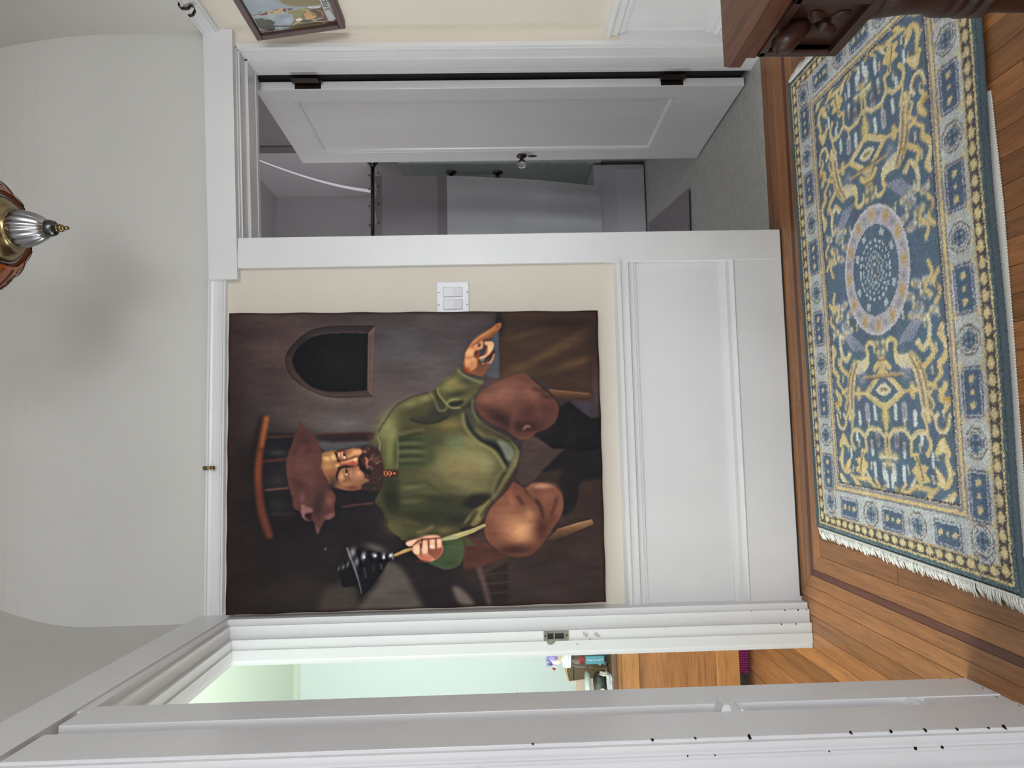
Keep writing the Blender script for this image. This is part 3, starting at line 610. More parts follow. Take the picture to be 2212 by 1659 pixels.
ge = MB(); seq = [(*p, t) for p, t in zip(A_, top_)]; ge.tube(seq+[seq[0]], .0028, 6)
for k in range(26): t_ = k/25; ge.lathe([(0, -.0024), (.0024, 0), (0, .0024)], (-1.075-.013*t_-.001, .658-.003*t_, .60+.155*t_), 'Z', 6)
ge.build('gilt_rim', GILT, sb); MB().box((-1.086, .6515, .735), (-.80, .655, .737)).build('seam', BRONZE, sb)
gj = thing('glass_jar', 'short glass jar of dark contents left of the plastic jar', 'jar', (-1.058, .535, .598))
MB().lathe([(0, 0), (.047, 0), (.051, .005), (.052, .05), (.050, .068), (.044, .076), (.044, .082), (.042, .082), (.042, .075), (.048, .066), (.050, .05), (.049, .007), (0, .003)], (-1.058, .535, .604), 'Z', 32).build('jar_body', CLEAR, gj)
MB().lathe([(0, .004), (.046, .006), (.047, .045), (.030, .058), (0, .060)], (-1.058, .535, .604), 'Z', 20).build('dark_filling', mottled('dark_tea', (.03, .032, .026), (.16, .16, .14), 60, .5), gj)
MB().lathe([(.046, .078), (.050, .078), (.050, .089), (.046, .093), (0, .093)], (-1.058, .535, .604), 'Z', 32).build('jar_lid', mottled('pale_green_lid', (.42, .48, .44), (.40, .46, .42), 9, .3), gj)
MB().add([(-1.075+.03*math.cos(a)*.5, .4835-.001, .635+.014*math.sin(a)) for a in np.arange(14)*.449], [tuple(range(14))]).build('paper_label', mottled('cream_label', (.55, .52, .44), (.5, .47, .4), 30, .6), gj)
so = packet('pebble', 'pale grey pebble lying before the glass jar on the cabinet', (-1.028, .462, .607), (.06, .024, .020), (.50, .53, .54), -.06, 'pebble', .5, .0015)
cl = packet('clip', 'cream plastic clip between the two jars', (-.998, .475, .628), (.014, .012, .034), (.60, .56, .46), .2, 'clip', .5, .002)
wbx = MB().box((-1.32, .80, .598), (-1.105, .84, .713), .002).build('board', mottled('pale_board', (.46, .36, .29), (.40, .31, .25), 14, .6, stretch=(1, 1, 6))); tag(wbx, 'pale wooden board standing behind the glass jar on the cabinet', 'board')
fg = thing('trinket', 'small doll with spiky purple hair lying on the white jar lid', 'doll', (-.94, .53, .791))
MB().lathe([(0, -.026), (.018, -.02), (.025, -.004), (.022, .012), (.010, .022), (0, .024)], (-.945, .52, .823), 'Z', 20).build('head', mottled('cream_vinyl', (.62, .54, .40), (.60, .52, .38), 9, .5), fg)
MB().lathe([(0, 0), (.016, .0), (.015, .012), (.007, .018)], (-.935, .525, .7915), 'Z', 16).build('body', mottled('cream_cloth', (.60, .52, .38), (.56, .48, .34), 9, .6), fg)
hr = MB(); PUR_ = mottled('purple_hair', (.14, .07, .30), (.42, .40, .70), 60, .4); r_ = random.Random(3)
hr.lathe([(.0262, -.006), (.0275, .006), (.021, .019), (.010, .027), (0, .028)], (-.941, .522, .823), 'Z', 16)
for k in range(24):
    x_ = -.975+.05*r_.random(); hr.tube([(x_, .512+.02*r_.random(), .836+.008*r_.random()), (x_+r_.uniform(-.006, .006), .515, .850+.008*r_.random()), (x_-.004+r_.uniform(-.006, .006), .515, .862+.008*r_.random())], [.003, .002, .0005], 5)
hr.tube([(-.925, .515, .835), (-.915, .515, .82), (-.915, .515, .80)], [.008, .006, .003], 8); hr.build('hair', PUR_, fg)
MB().lathe([(0, -.008), (.006, -.004), (.007, .004), (0, .008)], (-.988, .52, .832), 'Z', 10).build('bow', mottled('red_cloth', (.45, .04, .04), (.4, .03, .03), 20, .5), fg)
MB().lathe([(0, -.010), (.009, -.006), (.011, .004), (0, .010)], (-.972, .52, .828), 'Z', 12).build('bun', mottled('lilac_hair', (.50, .48, .70), (.38, .36, .62), 60, .4), fg)
# ------------------------------------------------------------------ flat art, painted by code
class Canvas:
    """small raster painter: polygons, strokes and soft blobs in a picture plane"""
    def __init__(s, x0, y0, w, h, col):
        s.x0, s.y0, s.w, s.h = x0, y0, w, h
        s.a = np.zeros((h, w, 3)); s.a[:] = col
        s.tf = (0., 0., 1.)
    def at(s, x0, y0, k): s.tf = (x0, y0, k); return s
    def P(s, pts):
        p = np.array(pts, float); x0, y0, k = s.tf
        p = p.copy(); p[:, 0] = x0 + p[:, 0]/k - s.x0; p[:, 1] = y0 + p[:, 1]/k - s.y0
        return p
    @staticmethod
    def smooth(p, closed, n=6):
        m = len(p); out = []
        rng = range(m) if closed else range(m-1)
        for i in rng:
            if closed: a, b, c, d = p[(i-1) % m], p[i], p[(i+1) % m], p[(i+2) % m]
            else: a, b, c, d = p[max(i-1, 0)], p[i], p[i+1], p[min(i+2, m-1)]
            for t in np.arange(n)/n:
                out.append(.5*((2*b)+(-a+c)*t+(2*a-5*b+4*c-d)*t*t+(-a+3*b-3*c+d)*t**3))
        if not closed: out.append(p[-1])
        return np.array(out)
    def box(s, p, m):
        x1 = max(int(p[:, 0].min()-m), 0); x2 = min(int(p[:, 0].max()+m)+2, s.w)
        y1 = max(int(p[:, 1].min()-m), 0); y2 = min(int(p[:, 1].max()+m)+2, s.h)
        return x1, x2, y1, y2
    @staticmethod
    def blur(m, r):
        if r < .4: return m
        k = int(np.ceil(r*2.5)); g = np.exp(-.5*(np.arange(-k, k+1)/r)**2); g /= g.sum()
        m = np.pad(m, k, mode='edge')
        m = sum(g[i]*m[:, i:m.shape[1]-2*k+i] for i in range(2*k+1))
        return sum(g[i]*m[i:m.shape[0]-2*k+i, :] for i in range(2*k+1))
    def mix(s, b, m, col):
        x1, x2, y1, y2 = b
        v = s.a[y1:y2, x1:x2]; v += (np.array(col, float)-v)*m[..., None]
    def poly(s, pts, col, bl=.8, op=1., sm=True, grad=None):
        p = s.P(pts)
        if sm: p = s.smooth(p, True)
        b = s.box(p, bl*3+1); x1, x2, y1, y2 = b
        if x2 <= x1 or y2 <= y1: return
        X, Y = np.meshgrid(np.arange(x1, x2)+.5, np.arange(y1, y2)+.5)
        ins = np.zeros(X.shape, bool); q = np.roll(p, -1, 0)
        for (ax, ay), (bx, by) in zip(p, q):
            if ay == by: continue
            c = (Y > min(ay, by)) & (Y <= max(ay, by))
            ins ^= c & (X < ax+(Y-ay)*(bx-ax)/(by-ay))
        m = s.blur(ins.astype(float), bl)*op
        s.mix(b, m, col)
        if grad:      # second colour along a direction, inside the shape
            (gx, gy), (hx, hy), c2 = grad; g0, g1 = s.P([(gx, gy), (hx, hy)])
            d = g1-g0; t = ((X-g0[0])*d[0]+(Y-g0[1])*d[1])/(d@d)
            s.mix(b, m*np.clip(t, 0, 1), c2)
    def line(s, pts, w, col, bl=.6, op=1., sm=True):
        p = s.P(pts); k = s.tf[2]
        ws = np.array(w if hasattr(w, '__len__') else [w]*len(p), float)/k
        if sm and len(p) > 2:
            t0 = np.linspace(0, 1, len(p)); p = s.smooth(p, False); ws = np.interp(np.linspace(0, 1, len(p)), t0, ws)
        b = s.box(p, ws.max()/2+bl*3+1); x1, x2, y1, y2 = b
        if x2 <= x1 or y2 <= y1: return
        X, Y = np.meshgrid(np.arange(x1, x2)+.5, np.arange(y1, y2)+.5)
        best = np.zeros(X.shape)
        for i in range(len(p)-1):
            d = p[i+1]-p[i]; L = d@d+1e-9
            t = np.clip(((X-p[i, 0])*d[0]+(Y-p[i, 1])*d[1])/L, 0, 1)
            dist = np.hypot(X-p[i, 0]-t*d[0], Y-p[i, 1]-t*d[1])
            best = np.maximum(best, np.clip((ws[i]+(ws[i+1]-ws[i])*t)/2-dist+.5, 0, 1))
        s.mix(b, s.blur(best, bl)*op, col)
    def blob(s, x, y, rx, ry, col, op=1., ang=0.):
        p = s.P([(x, y)])[0]; k = s.tf[2]; rx /= k; ry /= k; R = 2.2*max(rx, ry)
        b = s.box(np.array([p]), R); x1, x2, y1, y2 = b
        if x2 <= x1 or y2 <= y1: return
        X, Y = np.meshgrid(np.arange(x1, x2)+.5-p[0], np.arange(y1, y2)+.5-p[1])
        c, n = math.cos(ang), math.sin(ang)
        d = ((X*c+Y*n)/rx)**2+((-X*n+Y*c)/ry)**2
        s.mix(b, np.exp(-d)*op, col)
    def noise(s, amp, sx, sy, seed):
        r = np.random.RandomState(seed)
        n = r.randn(s.h//max(1, int(sy))+3, s.w//max(1, int(sx))+3)
        yi = np.linspace(0, n.shape[0]-1.01, s.h); xi = np.linspace(0, n.shape[1]-1.01, s.w)
        y0 = yi.astype(int); x0 = xi.astype(int); fy = (yi-y0)[:, None]; fx = (xi-x0)[None]
        v = (n[y0][:, x0]*(1-fy)*(1-fx)+n[y0+1][:, x0]*fy*(1-fx)+n[y0][:, x0+1]*(1-fy)*fx+n[y0+1][:, x0+1]*fy*fx)
        s.a *= 1+amp*v[..., None]

def paint_portrait():
    """the seated bearded man in a green tunic; picture lies sideways in this plane (x runs down the canvas)"""
    c = Canvas(485, 665, 830, 675, (54, 46, 46))
    c.at(0, 0, 1)
    B = c.blob
    # --- background wall, shadows and floor
    B(600, 800, 170, 150, (68, 58, 58)); B(900, 740, 190, 90, (70, 66, 69)); B(860, 870, 130, 90, (84, 76, 76))
    B(950, 800, 90, 60, (78, 74, 78)); B(690, 900, 110, 40, (82, 76, 76)); B(560, 900, 60, 80, (60, 54, 56))
    B(640, 780, 80, 110, (74, 62, 62)); B(745, 925, 60, 22, (88, 86, 88), .8); B(860, 760, 60, 40, (76, 78, 84), .6)
    B(700, 860, 60, 16, (92, 90, 90), .5, .3); B(1010, 720, 60, 40, (66, 62, 66), .7)
    c.poly([(485, 980), (700, 985), (900, 1120), (1000, 1240), (1060, 1345), (480, 1345)], (37, 33, 36), 26)
    B(540, 1240, 90, 110, (42, 35, 35), .8); B(620, 1290, 120, 40, (46, 40, 37), .8); B(500, 1180, 14, 160, (52, 37, 36), .8)
    B(640, 1120, 90, 70, (33, 31, 36), .9); B(760, 1140, 60, 60, (33, 30, 35), .9)
    c.at(0, 0, 1)
    c.poly([(1076, 668), (1320, 665), (1320, 900), (1250, 880), (1200, 850), (1160, 815), (1076, 826)], (60, 47, 39), 1.2, 1, False)
    for k, (x, y, rx, ry, a, o) in enumerate([(1180, 770, 80, 10, -.45, .6), (1240, 790, 60, 9, -.3, .6), (1150, 720, 60, 8, -.3, .35), (1120, 800, 30, 20, 0, .35), (1230, 735, 70, 8, -.5, .3)]):
        B(x, y, rx, ry, (92, 74, 52), o, a)
    B(1200, 700, 90, 14, (44, 34, 30), .8); B(1283, 740, 14, 90, (50, 40, 36), .8); B(1290, 850, 10, 60, (72, 66, 76), .6); B(1265, 885, 22, 24, (62, 60, 78), .8)
    c.poly([(1070, 668), (1078, 668), (1077, 826), (1072, 826)], (40, 33, 32), 1.5, .7, False)
    B(1077, 700, 10, 30, (26, 26, 28), .7)
    c.poly([(1060, 722), (1076, 705), (1077, 824), (1052, 818), (1046, 800)], (70, 74, 84), 2, .95, False)
    B(560, 1200, 110, 130, (35, 30, 32), .75); B(505, 1000, 30, 330, (48, 36, 36), .6); B(650, 1290, 120, 30, (46, 41, 38), .7)
    # lit patches of the far wall bottom left
    c.poly([(830, 1222), (862, 1230), (905, 1300), (900, 1320), (770, 1328), (785, 1300), (815, 1262)], (80, 76, 73), 6, .85)
    c.poly([(700, 1280), (740, 1265), (770, 1290), (760, 1328), (690, 1330)], (62, 57, 54), 7, .8)
    c.poly([(975, 1270), (1000, 1280), (1022, 1308), (990, 1306)], (88, 82, 79), 4, .9)
    B(810, 1190, 24, 8, (90, 86, 88), .7, .3)
    # right lower part: dark trousers, boots, floor under the chair
    c.at(1000, 780, 3.772)
    c.poly([(430, 980), (480, 690), (530, 640), (620, 660), (700, 720), (830, 740), (640, 920), (560, 1020), (470, 1040)], (66, 55, 53), 1.5, 1, False)
    c.poly([(640, 920), (830, 740), (960, 700), (1140, 700), (1150, 990), (960, 1010), (930, 1170), (880, 1290), (800, 1290), (810, 1100), (740, 1000)], (35, 33, 36), 2, 1, False)
    c.poly([(560, 620), (640, 590), (700, 560), (780, 400), (860, 350), (960, 430), (1040, 490), (1130, 480), (1150, 720), (960, 760), (830, 740), (730, 740), (620, 660)], (29, 28, 31), 1.6, 1, False)
    c.poly([(650, 930), (800, 900), (780, 1010), (600, 1010)], (52, 44, 38), 3, .9, False)
    c.poly([(960, 1020), (1150, 980), (1170, 1640), (640, 1640), (740, 1480), (830, 1290), (930, 1200)], (54, 44, 42), 4, 1, False)
    c.line([(800, 400), (880, 560), (860, 700)], 20, (40, 39, 44), 6, .7); c.line([(960, 760), (1040, 740), (1140, 720)], 8, (16, 15, 17), 1, .8)
    c.blob(1010, 1060, 60, 50, (62, 50, 46), .7); c.blob(700, 1650, 120, 60, (48, 40, 40), .7)
    # chair legs
    c.poly([(690, 250), (860, 265), (1020, 282), (1042, 300), (1036, 348), (900, 335), (740, 312)], (96, 70, 52), .8, 1, False, ((800, 260), (800, 345), (58, 42, 34)))
    c.line([(700, 256), (1030, 290)], 5, (120, 92, 70), .6, .7)
    c.poly([(690, 1470), (760, 1400), (930, 1340), (1050, 1315), (1062, 1350), (900, 1415), (740, 1475)], (112, 86, 64), .8, 1, False, ((860, 1350), (880, 1450), (66, 50, 40)))
    c.line([(760, 1395), (1050, 1315)], 6, (140, 112, 88), .6, .7)
    # wooden seat edge and stool bottom left
    c.poly([(0, 1430), (100, 1470), (250, 1560), (360, 1625), (250, 1700), (0, 1750)], (74, 50, 44), 2, 1, False)
    c.at(700, 1080, 5.53)
    c.poly([(1660, 540), (1800, 490), (2000, 610), (2190, 700), (1900, 820), (1650, 880)], (72, 47, 41), 1.5, 1, False)
    c.poly([(1550, 860), (1880, 830), (2190, 720), (2190, 1240), (1980, 1260), (1840, 1000)], (44, 37, 37), 3, .9, False)
    c.line([(1840, 850), (1890, 1000), (1960, 1240)], [70, 60, 60], (74, 62, 61), 3, .9)
    for q in range(3): c.line([(1900, 920+110*q), (2200, 890+110*q)], 8, (74, 65, 64), 1, .7)
    c.line([(1900, 880), (2180, 740)], 30, (66, 56, 54), 3, .8)
    # --- arched window
    c.at(485, 660, 5.53)
    out = [(1785, 258), (1400, 255), (1100, 290), (940, 370), (800, 510), (735, 620), (730, 700), (790, 860), (960, 1010), (1180, 1110), (1400, 1132), (1755, 1115)]
    inn = [(1703, 348), (1400, 345), (1160, 360), (1000, 420), (880, 520), (815, 640), (815, 720), (880, 850), (1020, 990), (1200, 1055), (1400, 1062), (1690, 1045)]
    arc = lambda q: [tuple(p) for p in Canvas.smooth(np.array(q, float), False, 6)]
    out = arc(out); inn = arc(inn)
    c.poly(out, (58, 49, 48), 1, 1, False); c.poly(out[:31]+inn[:31][::-1], (46, 42, 43), 1.2, .9, False)
    c.poly([(1703, 348), (1785, 258), (1755, 1115), (1690, 1045)], (88, 74, 71), .8, 1, False)
    c.line([(1735, 380), (1722, 1040)], 20, (66, 56, 54), 1.5, .6)
    c.line(out, 8, (34, 28, 28), .8, .8, False); c.line([(760, 760), (960, 985), (1180, 1085), (1400, 1100), (1740, 1090)], 16, (84, 68, 62), 2, .6)
    c.line([(1060, 375), (1400, 335), (1690, 335)], 12, (84, 68, 66), 1.5, .6)
    c.poly(inn, (23, 24, 27), .9, 1, False); c.blob(1300, 700, 200, 180, (31, 32, 31), .7)
    c.line([(1080, 590), (1200, 550)], 4, (56, 58, 60), 1, .6); c.line([(1700, 350), (1690, 1045)], 10, (30, 26, 27), .7, .8, False)
    c.line([(1260, 1170), (1640, 1150), (1760, 1140)], 30, (96, 95, 94), 6, .5); c.line([(1810, 500), (1800, 900)], 40, (92, 94, 99), 8, .4)
    # --- chair back behind the head
    c.at(485, 880, 3.605)
    c.poly([(330, 235), (540, 235), (640, 270), (780, 250), (780, 360), (640, 560), (540, 880), (360, 880), (300, 600), (300, 400)], (35, 34, 38), 4, 1, False)
    c.blob(420, 380, 80, 22, (58, 58, 62), .8); c.blob(410, 600, 60, 40, (43, 43, 46), .8); c.blob(420, 790, 60, 50, (43, 42, 46), .8)
    c.line([(320, 255), (540, 245)], 22, (62, 42, 41), 2); c.line([(330, 262), (540, 255)], 5, (92, 74, 68), 1, .6)
    c.line([(300, 448), (500, 430)], 20, (70, 44, 38), 1.5); c.line([(320, 672), (500, 655)], 12, (96, 72, 62), 1.5, .9); c.line([(350, 860), (560, 850)], 12, (56, 42, 42), 2, .8)
    c.line([(290, 110), (245, 300), (215, 480), (220, 650), (240, 830), (290, 1000)], 40, (40, 33, 33), 5, .9)
    c.line([(325, 108), (298, 250), (272, 420), (264, 560), (272, 700), (290, 830), (320, 940), (352, 1020)], [46, 50, 54, 56, 56, 58, 60, 50], (84, 49, 38), 3)
    c.line([(330, 110), (308, 230), (290, 330)], [36, 30, 20], (136, 88, 54), 3, .9); c.line([(276, 380), (266, 500), (262, 600)], [24, 22, 14], (122, 68, 44), 4, .9)
    c.line([(280, 760), (300, 850), (340, 960)], 26, (84, 54, 46), 4, .8)
    c.at(485, 660, 5.53)
    c.poly([(1030, 1575), (1400, 1560), (1800, 1545), (1760, 1650), (1380, 1662), (1060, 1655)], (60, 42, 42), 1.2, 1, False)
    c.line([(1060, 1580), (1790, 1548)], 10, (84, 58, 55), 1, .8)
    c.at(600, 880, 5.925)
    c.poly([(440, 400), (700, 470), (1130, 470), (1180, 500), (900, 560), (620, 620), (520, 560)], (72, 73, 79), 3, 1, False)
    c.poly([(450, 410), (1150, 400), (1160, 470), (700, 490), (500, 470)], (46, 38, 39), 3, .9, False)
    c.poly([(700, 1080), (1100, 1100), (1240, 1260), (1300, 1500), (900, 1600), (700, 1500)], (36, 33, 37), 5, .95)
    c.line([(820, 1320), (1000, 1290), (1210, 1268)], 16, (96, 62, 54), 1.5, .9)
    # --- beret
    hat = [(270, 190), (300, 260), (370, 320), (440, 400), (500, 480), (560, 620), (552, 800), (600, 900), (640, 1020), (690, 1110), (735, 1190), (715, 1290), (725, 1400), (690, 1460), (600, 1490), (545, 1580), (510, 1655), (480, 1600), (450, 1500), (370, 1490), (310, 1440), (270, 1370), (200, 1330), (170, 1180), (150, 1080), (120, 950), (108, 760), (140, 620), (190, 480), (212, 390), (258, 340)]
    c.poly(hat, (79, 53, 52), 1.0)
    c.blob(320, 800, 180, 170, (97, 65, 61), .85); c.blob(480, 640, 90, 100, (88, 58, 56), .7); c.blob(330, 420, 80, 100, (68, 50, 50), .7)
    c.blob(260, 1030, 110, 70, (66, 46, 46), .8, .5); c.blob(500, 1300, 60, 160, (50, 41, 41), .85); c.blob(560, 1200, 60, 110, (52, 43, 42), .7)
    c.blob(650, 1230, 50, 60, (104, 70, 60), .8); c.blob(420, 1000, 110, 60, (92, 64, 61), .6, .6)
    c.line([(240, 1060), (330, 1150), (420, 1230), (470, 1300)], 14, (62, 45, 45), 4, .7)
    c.poly([(300, 1290), (360, 1310), (440, 1350), (420, 1390), (350, 1400), (340, 1440), (400, 1490), (350, 1480), (305, 1430)], (116, 84, 86), 1.6, .9)
    c.blob(310, 1200, 40, 70, (106, 76, 76), .6); c.poly([(340, 1430), (420, 1395), (430, 1480), (390, 1490)], (46, 34, 36), 2, .9)
    c.poly([(600, 1440), (700, 1390), (720, 1420), (640, 1480)], (104, 74, 72), 2, .8); c.line([(490, 1580), (500, 1640)], 16, (92, 80, 76), 2, .6)
    c.line([(270, 640), (310, 590), (355, 545)], 22, (112, 78, 76), 4, .7); c.line([(360, 470), (390, 590)], 20, (60, 42, 42), 6, .6)
    c.line([(560, 640), (552, 800), (600, 905), (625, 980)], 16, (54, 38, 38), 2, .8); c.line([(180, 1180), (200, 1330), (300, 1440)], 10, (36, 30, 31), 1.5, .8)
    # --- tunic
    c.at(790, 800, 4.365)
    tun = [(870, 0), (930, 50), (1010, 90), (1110, 120), (1075, 170), (1040, 260), (1000, 300), (985, 390), (1040, 470), (1100, 560), (1240, 650), (1330, 700), (1400, 740), (1440, 800), (1410, 930), (1360, 1010), (1290, 1120), (1190, 1240), (1110, 1400), (1060, 1470), (960, 1500), (880, 1530), (990, 1640), (1000, 1680), (400, 1640), (310, 1600), (220, 1530), (180, 1440), (140, 1340), (80, 1270), (120, 1180), (170, 1030), (140, 860), (110, 740), (40, 720), (110, 610), (170, 500), (240, 410), (300, 350), (430, 280), (580, 240), (650, 190), (700, 140), (790, 90)]
    c.poly(tun, (66, 66, 46), 1.0)
    c.blob(190, 570, 90, 170, (116, 122, 76), .9, .4); c.blob(420, 330, 130, 50, (108, 108, 70), .85, -.35); c.blob(560, 290, 70, 40, (124, 120, 80), .7, -.4)
    c.blob(220, 830, 60, 150, (104, 112, 68), .95); c.blob(250, 640, 60, 90, (122, 128, 86), .7)
    c.blob(820, 900, 260, 220, (112, 112, 74), .9); c.blob(1000, 850, 220, 130, (118, 122, 82), .8, .4); c.blob(860, 700, 140, 60, (92, 106, 80), .8)
    c.blob(790, 540, 130, 60, (112, 102, 62), .8); c.blob(880, 1000, 180, 110, (116, 108, 78), .75); c.blob(1050, 1130, 170, 70, (110, 108, 76), .7)
    c.blob(500, 1150, 180, 70, (66, 70, 48), .8); c.blob(500, 1350, 260, 110, (58, 62, 46), .9); c.blob(800, 1330, 230, 90, (50, 55, 44), .9); c.blob(850, 1430, 150, 60, (42, 44, 37), .9)
    c.blob(260, 1490, 90, 80, (84, 82, 54), .8); c.blob(400, 1450, 90, 30, (104, 96, 62), .7, .2); c.blob(230, 1200, 70, 130, (46, 48, 38), .9)
    c.poly([(165, 1040), (300, 1050), (310, 1300), (310, 1380), (200, 1330), (160, 1220)], (50, 52, 40), 6, .85)
    c.poly([(290, 660), (560, 640), (640, 780), (600, 920), (300, 940)], (66, 76, 50), 5, .9)
    for q, (y, w) in enumerate([(690, 30), (765, 34), (850, 34), (905, 26)]): c.line([(305, y), (420, y-6), (560, y-2)], [w, w, 6], (44, 52, 40), 4, .9)
    for y in (725, 800, 880): c.line([(310, y), (440, y-6), (560, y)], [20, 18, 6], (100, 108, 74), 3, .8)
    c.poly([(330, 1080), (560, 1090), (620, 1150), (540, 1290), (340, 1290)], (68, 72, 50), 6, .85)
    for y in (1110, 1170, 1235, 1310): c.line([(335, y), (440, y-10), (560, y-30)], [22, 20, 6], (50, 54, 42), 4, .85)
    for y in (1140, 1270): c.line([(340, y+4), (450, y-4), (560, y-22)], [22, 20, 6], (96, 96, 66), 4, .75)
    c.line([(285, 660), (295, 800), (285, 950)], 10, (134, 142, 96), 2, .7); c.line([(300, 655), (400, 650), (520, 615)], 10, (44, 46, 38), 2, .9)
    c.line([(300, 645), (420, 600), (540, 590)], 14, (118, 120, 80), 3, .7)
    c.blob(520, 1420, 260, 80, (40, 42, 33), .75); c.blob(230, 1250, 80, 110, (38, 40, 32), .8); c.blob(700, 1250, 200, 40, (48, 50, 38), .7, .1); c.blob(980, 700, 120, 60, (126, 122, 84), .55, .4); c.blob(1120, 900, 90, 120, (124, 120, 84), .6); c.blob(900, 950, 150, 90, (122, 112, 76), .6); c.blob(650, 700, 90, 50, (60, 66, 44), .7)
    c.line([(640, 1010), (700, 1080), (860, 1180)], 26, (58, 58, 44), 8, .6); c.line([(330, 560), (480, 540), (620, 560)], 22, (86, 84, 56), 5, .6); c.line([(180, 520), (230, 640), (220, 760)], 24, (130, 132, 92), 7, .6)
    # elbow folds and the dark arm pit
    c.poly([(420, 480), (560, 460), (620, 370), (700, 410), (760, 380), (900, 400), (800, 460), (660, 520), (520, 530)], (52, 54, 46), 4, .95)
    c.line([(420, 490), (520, 525), (640, 520), (760, 470)], 12, (32, 34, 32), 2, .85); c.line([(600, 240), (650, 320), (680, 400), (740, 405), (750, 370)], 12, (122, 124, 88), 2, .85)
    c.poly([(650, 260), (700, 300), (750, 370), (700, 400), (660, 350)], (56, 58, 46), 3, .8)
    # forearm
    c.poly([(660, 200), (720, 150), (800, 90), (860, 10), (920, 60), (1010, 100), (1100, 120), (1060, 190), (980, 290), (880, 370), (780, 370), (720, 310)], (82, 84, 54), 2, .95)
    c.blob(800, 150, 90, 60, (122, 118, 74), .9, -.3); c.blob(900, 190, 60, 40, (112, 108, 66), .7); c.blob(860, 250, 140, 40, (56, 58, 44), .9, -.3)
    c.blob(950, 130, 70, 40, (62, 70, 52), .8, .4); c.line([(860, 10), (900, 60), (1000, 110), (1090, 140)], 18, (108, 118, 92), 2, .9)
    c.line([(660, 200), (690, 270), (750, 340), (800, 380), (880, 378)], 12, (134, 134, 94), 1.5, .9); c.line([(760, 340), (800, 305), (880, 300)], [20, 24, 8], (116, 116, 76), 2, .9)
    c.poly([(770, 340), (830, 320), (920, 310), (880, 360), (800, 370)], (40, 44, 36), 2, .95); c.line([(650, 190), (660, 260), (720, 330)], 10, (48, 50, 40), 2, .8)
    c.poly([(1000, 300), (1060, 190), (1090, 140), (1040, 260), (980, 390), (900, 400), (960, 330)], (46, 50, 42), 3, .9)
    # hem with its folds
    c.poly([(930, 390), (985, 400), (1030, 560), (1120, 650), (1260, 700), (1380, 780), (1380, 880), (1330, 950), (1280, 880), (1220, 780), (1080, 710), (960, 600), (910, 500)], (60, 64, 54), 2, .95)
    c.poly([(930, 430), (980, 540), (1030, 620), (1100, 690), (1060, 700), (960, 590), (920, 500)], (38, 42, 38), 3, .95)
    c.poly([(1010, 560), (1120, 640), (1240, 665), (1100, 660), (1040, 620)], (106, 96, 66), 3, .8)
    c.poly([(1230, 690), (1330, 720), (1395, 800), (1370, 880), (1310, 870), (1280, 800)], (104, 112, 100), 3, .9); c.poly([(1080, 700), (1220, 720), (1290, 820), (1340, 940), (1290, 910), (1230, 800)], (34, 36, 36), 3, .9)
    c.line([(905, 440), (940, 580), (1060, 710), (1180, 780), (1250, 860), (1310, 960)], 18, (142, 138, 90), 3, .85)
    c.line([(1000, 300), (1000, 400), (1060, 500), (1180, 590), (1300, 650), (1390, 730), (1425, 820), (1395, 940)], 18, (96, 102, 80), 2, .85)
    c.line([(1030, 420), (1100, 530), (1260, 620), (1400, 720)], 12, (40, 42, 38), 2, .8)
    c.line([(1420, 800), (1370, 950), (1280, 1090), (1190, 1230)], [40, 50, 50, 40], (100, 96, 68), 3, .9); c.line([(1335, 940), (1270, 1060), (1200, 1190)], 18, (42, 42, 36), 3, .9)
    c.line([(1330, 960), (1240, 1020), (1180, 1190)], 10, (138, 130, 88), 3, .7)
    c.poly([(960, 1230), (1030, 1200), (1180, 1210), (1100, 1290), (1000, 1330), (900, 1300)], (38, 38, 36), 4, .95)
    c.poly([(1180, 1230), (1120, 1330), (1060, 1470), (980, 1490), (1050, 1360), (930, 1470), (920, 1460), (1010, 1350), (1110, 1290)], (108, 104, 70), 2, .9)
    c.poly([(1000, 1360), (1050, 1350), (990, 1440), (960, 1440)], (66, 62, 46), 2, .9); c.line([(1140, 1320), (1080, 1400)], 22, (46, 50, 42), 2, .8)
    c.line([(560, 1090), (660, 1150), (760, 1200), (900, 1230), (960, 1235)], 10, (46, 46, 38), 3, .8)
    c.line([(620, 1500), (560, 1540), (480, 1560)], 24, (112, 98, 62), 3, .8); c.blob(740, 1540, 90, 40, (88, 80, 58), .8)
    c.line([(100, 660), (125, 720), (120, 790)], 7, (142, 146, 106), 1, .8); c.line([(90, 1260), (150, 1340), (200, 1480)], 8, (34, 34, 30), 2, .7)
    c.line([(110, 610), (240, 405), (300, 345), (430, 275), (580, 235)], 7, (30, 30, 28), 1.5, .8)
    # lace at the throat
    c.poly([(160, 975), (215, 975), (305, 1003), (215, 1035), (165, 1032)], (158, 98, 66), .6, 1, False)
    for q in range(4): c.line([(168+q*32, 975), (198+q*32, 1035)], 7, (40, 24, 22), .4, 1); c.line([(198+q*32, 975), (168+q*32, 1035)], 7, (40, 24, 22), .4, 1)
    c.line([(160, 972), (225, 974), (308, 1003), (220, 1038), (165, 1036)], 6, (44, 28, 26), .5, 1, False)
    # --- knees
    c.at(1000, 780, 3.772)
    k1 = [(480, 115), (545, 150), (660, 250), (740, 320), (780, 400), (760, 500), (690, 570), (600, 600), (560, 640), (480, 670), (430, 650), (330, 580), (200, 520), (120, 440), (95, 350), (150, 270), (250, 200), (360, 150)]
    c.poly(k1, (88, 59, 52), 1.2)
    c.blob(330, 290, 170, 110, (132, 90, 76), .85, -.4); c.blob(560, 290, 110, 60, (116, 78, 66), .8, .2); c.blob(650, 420, 90, 110, (84, 52, 50), .7); c.blob(300, 490, 140, 60, (50, 36, 36), .9, .5)
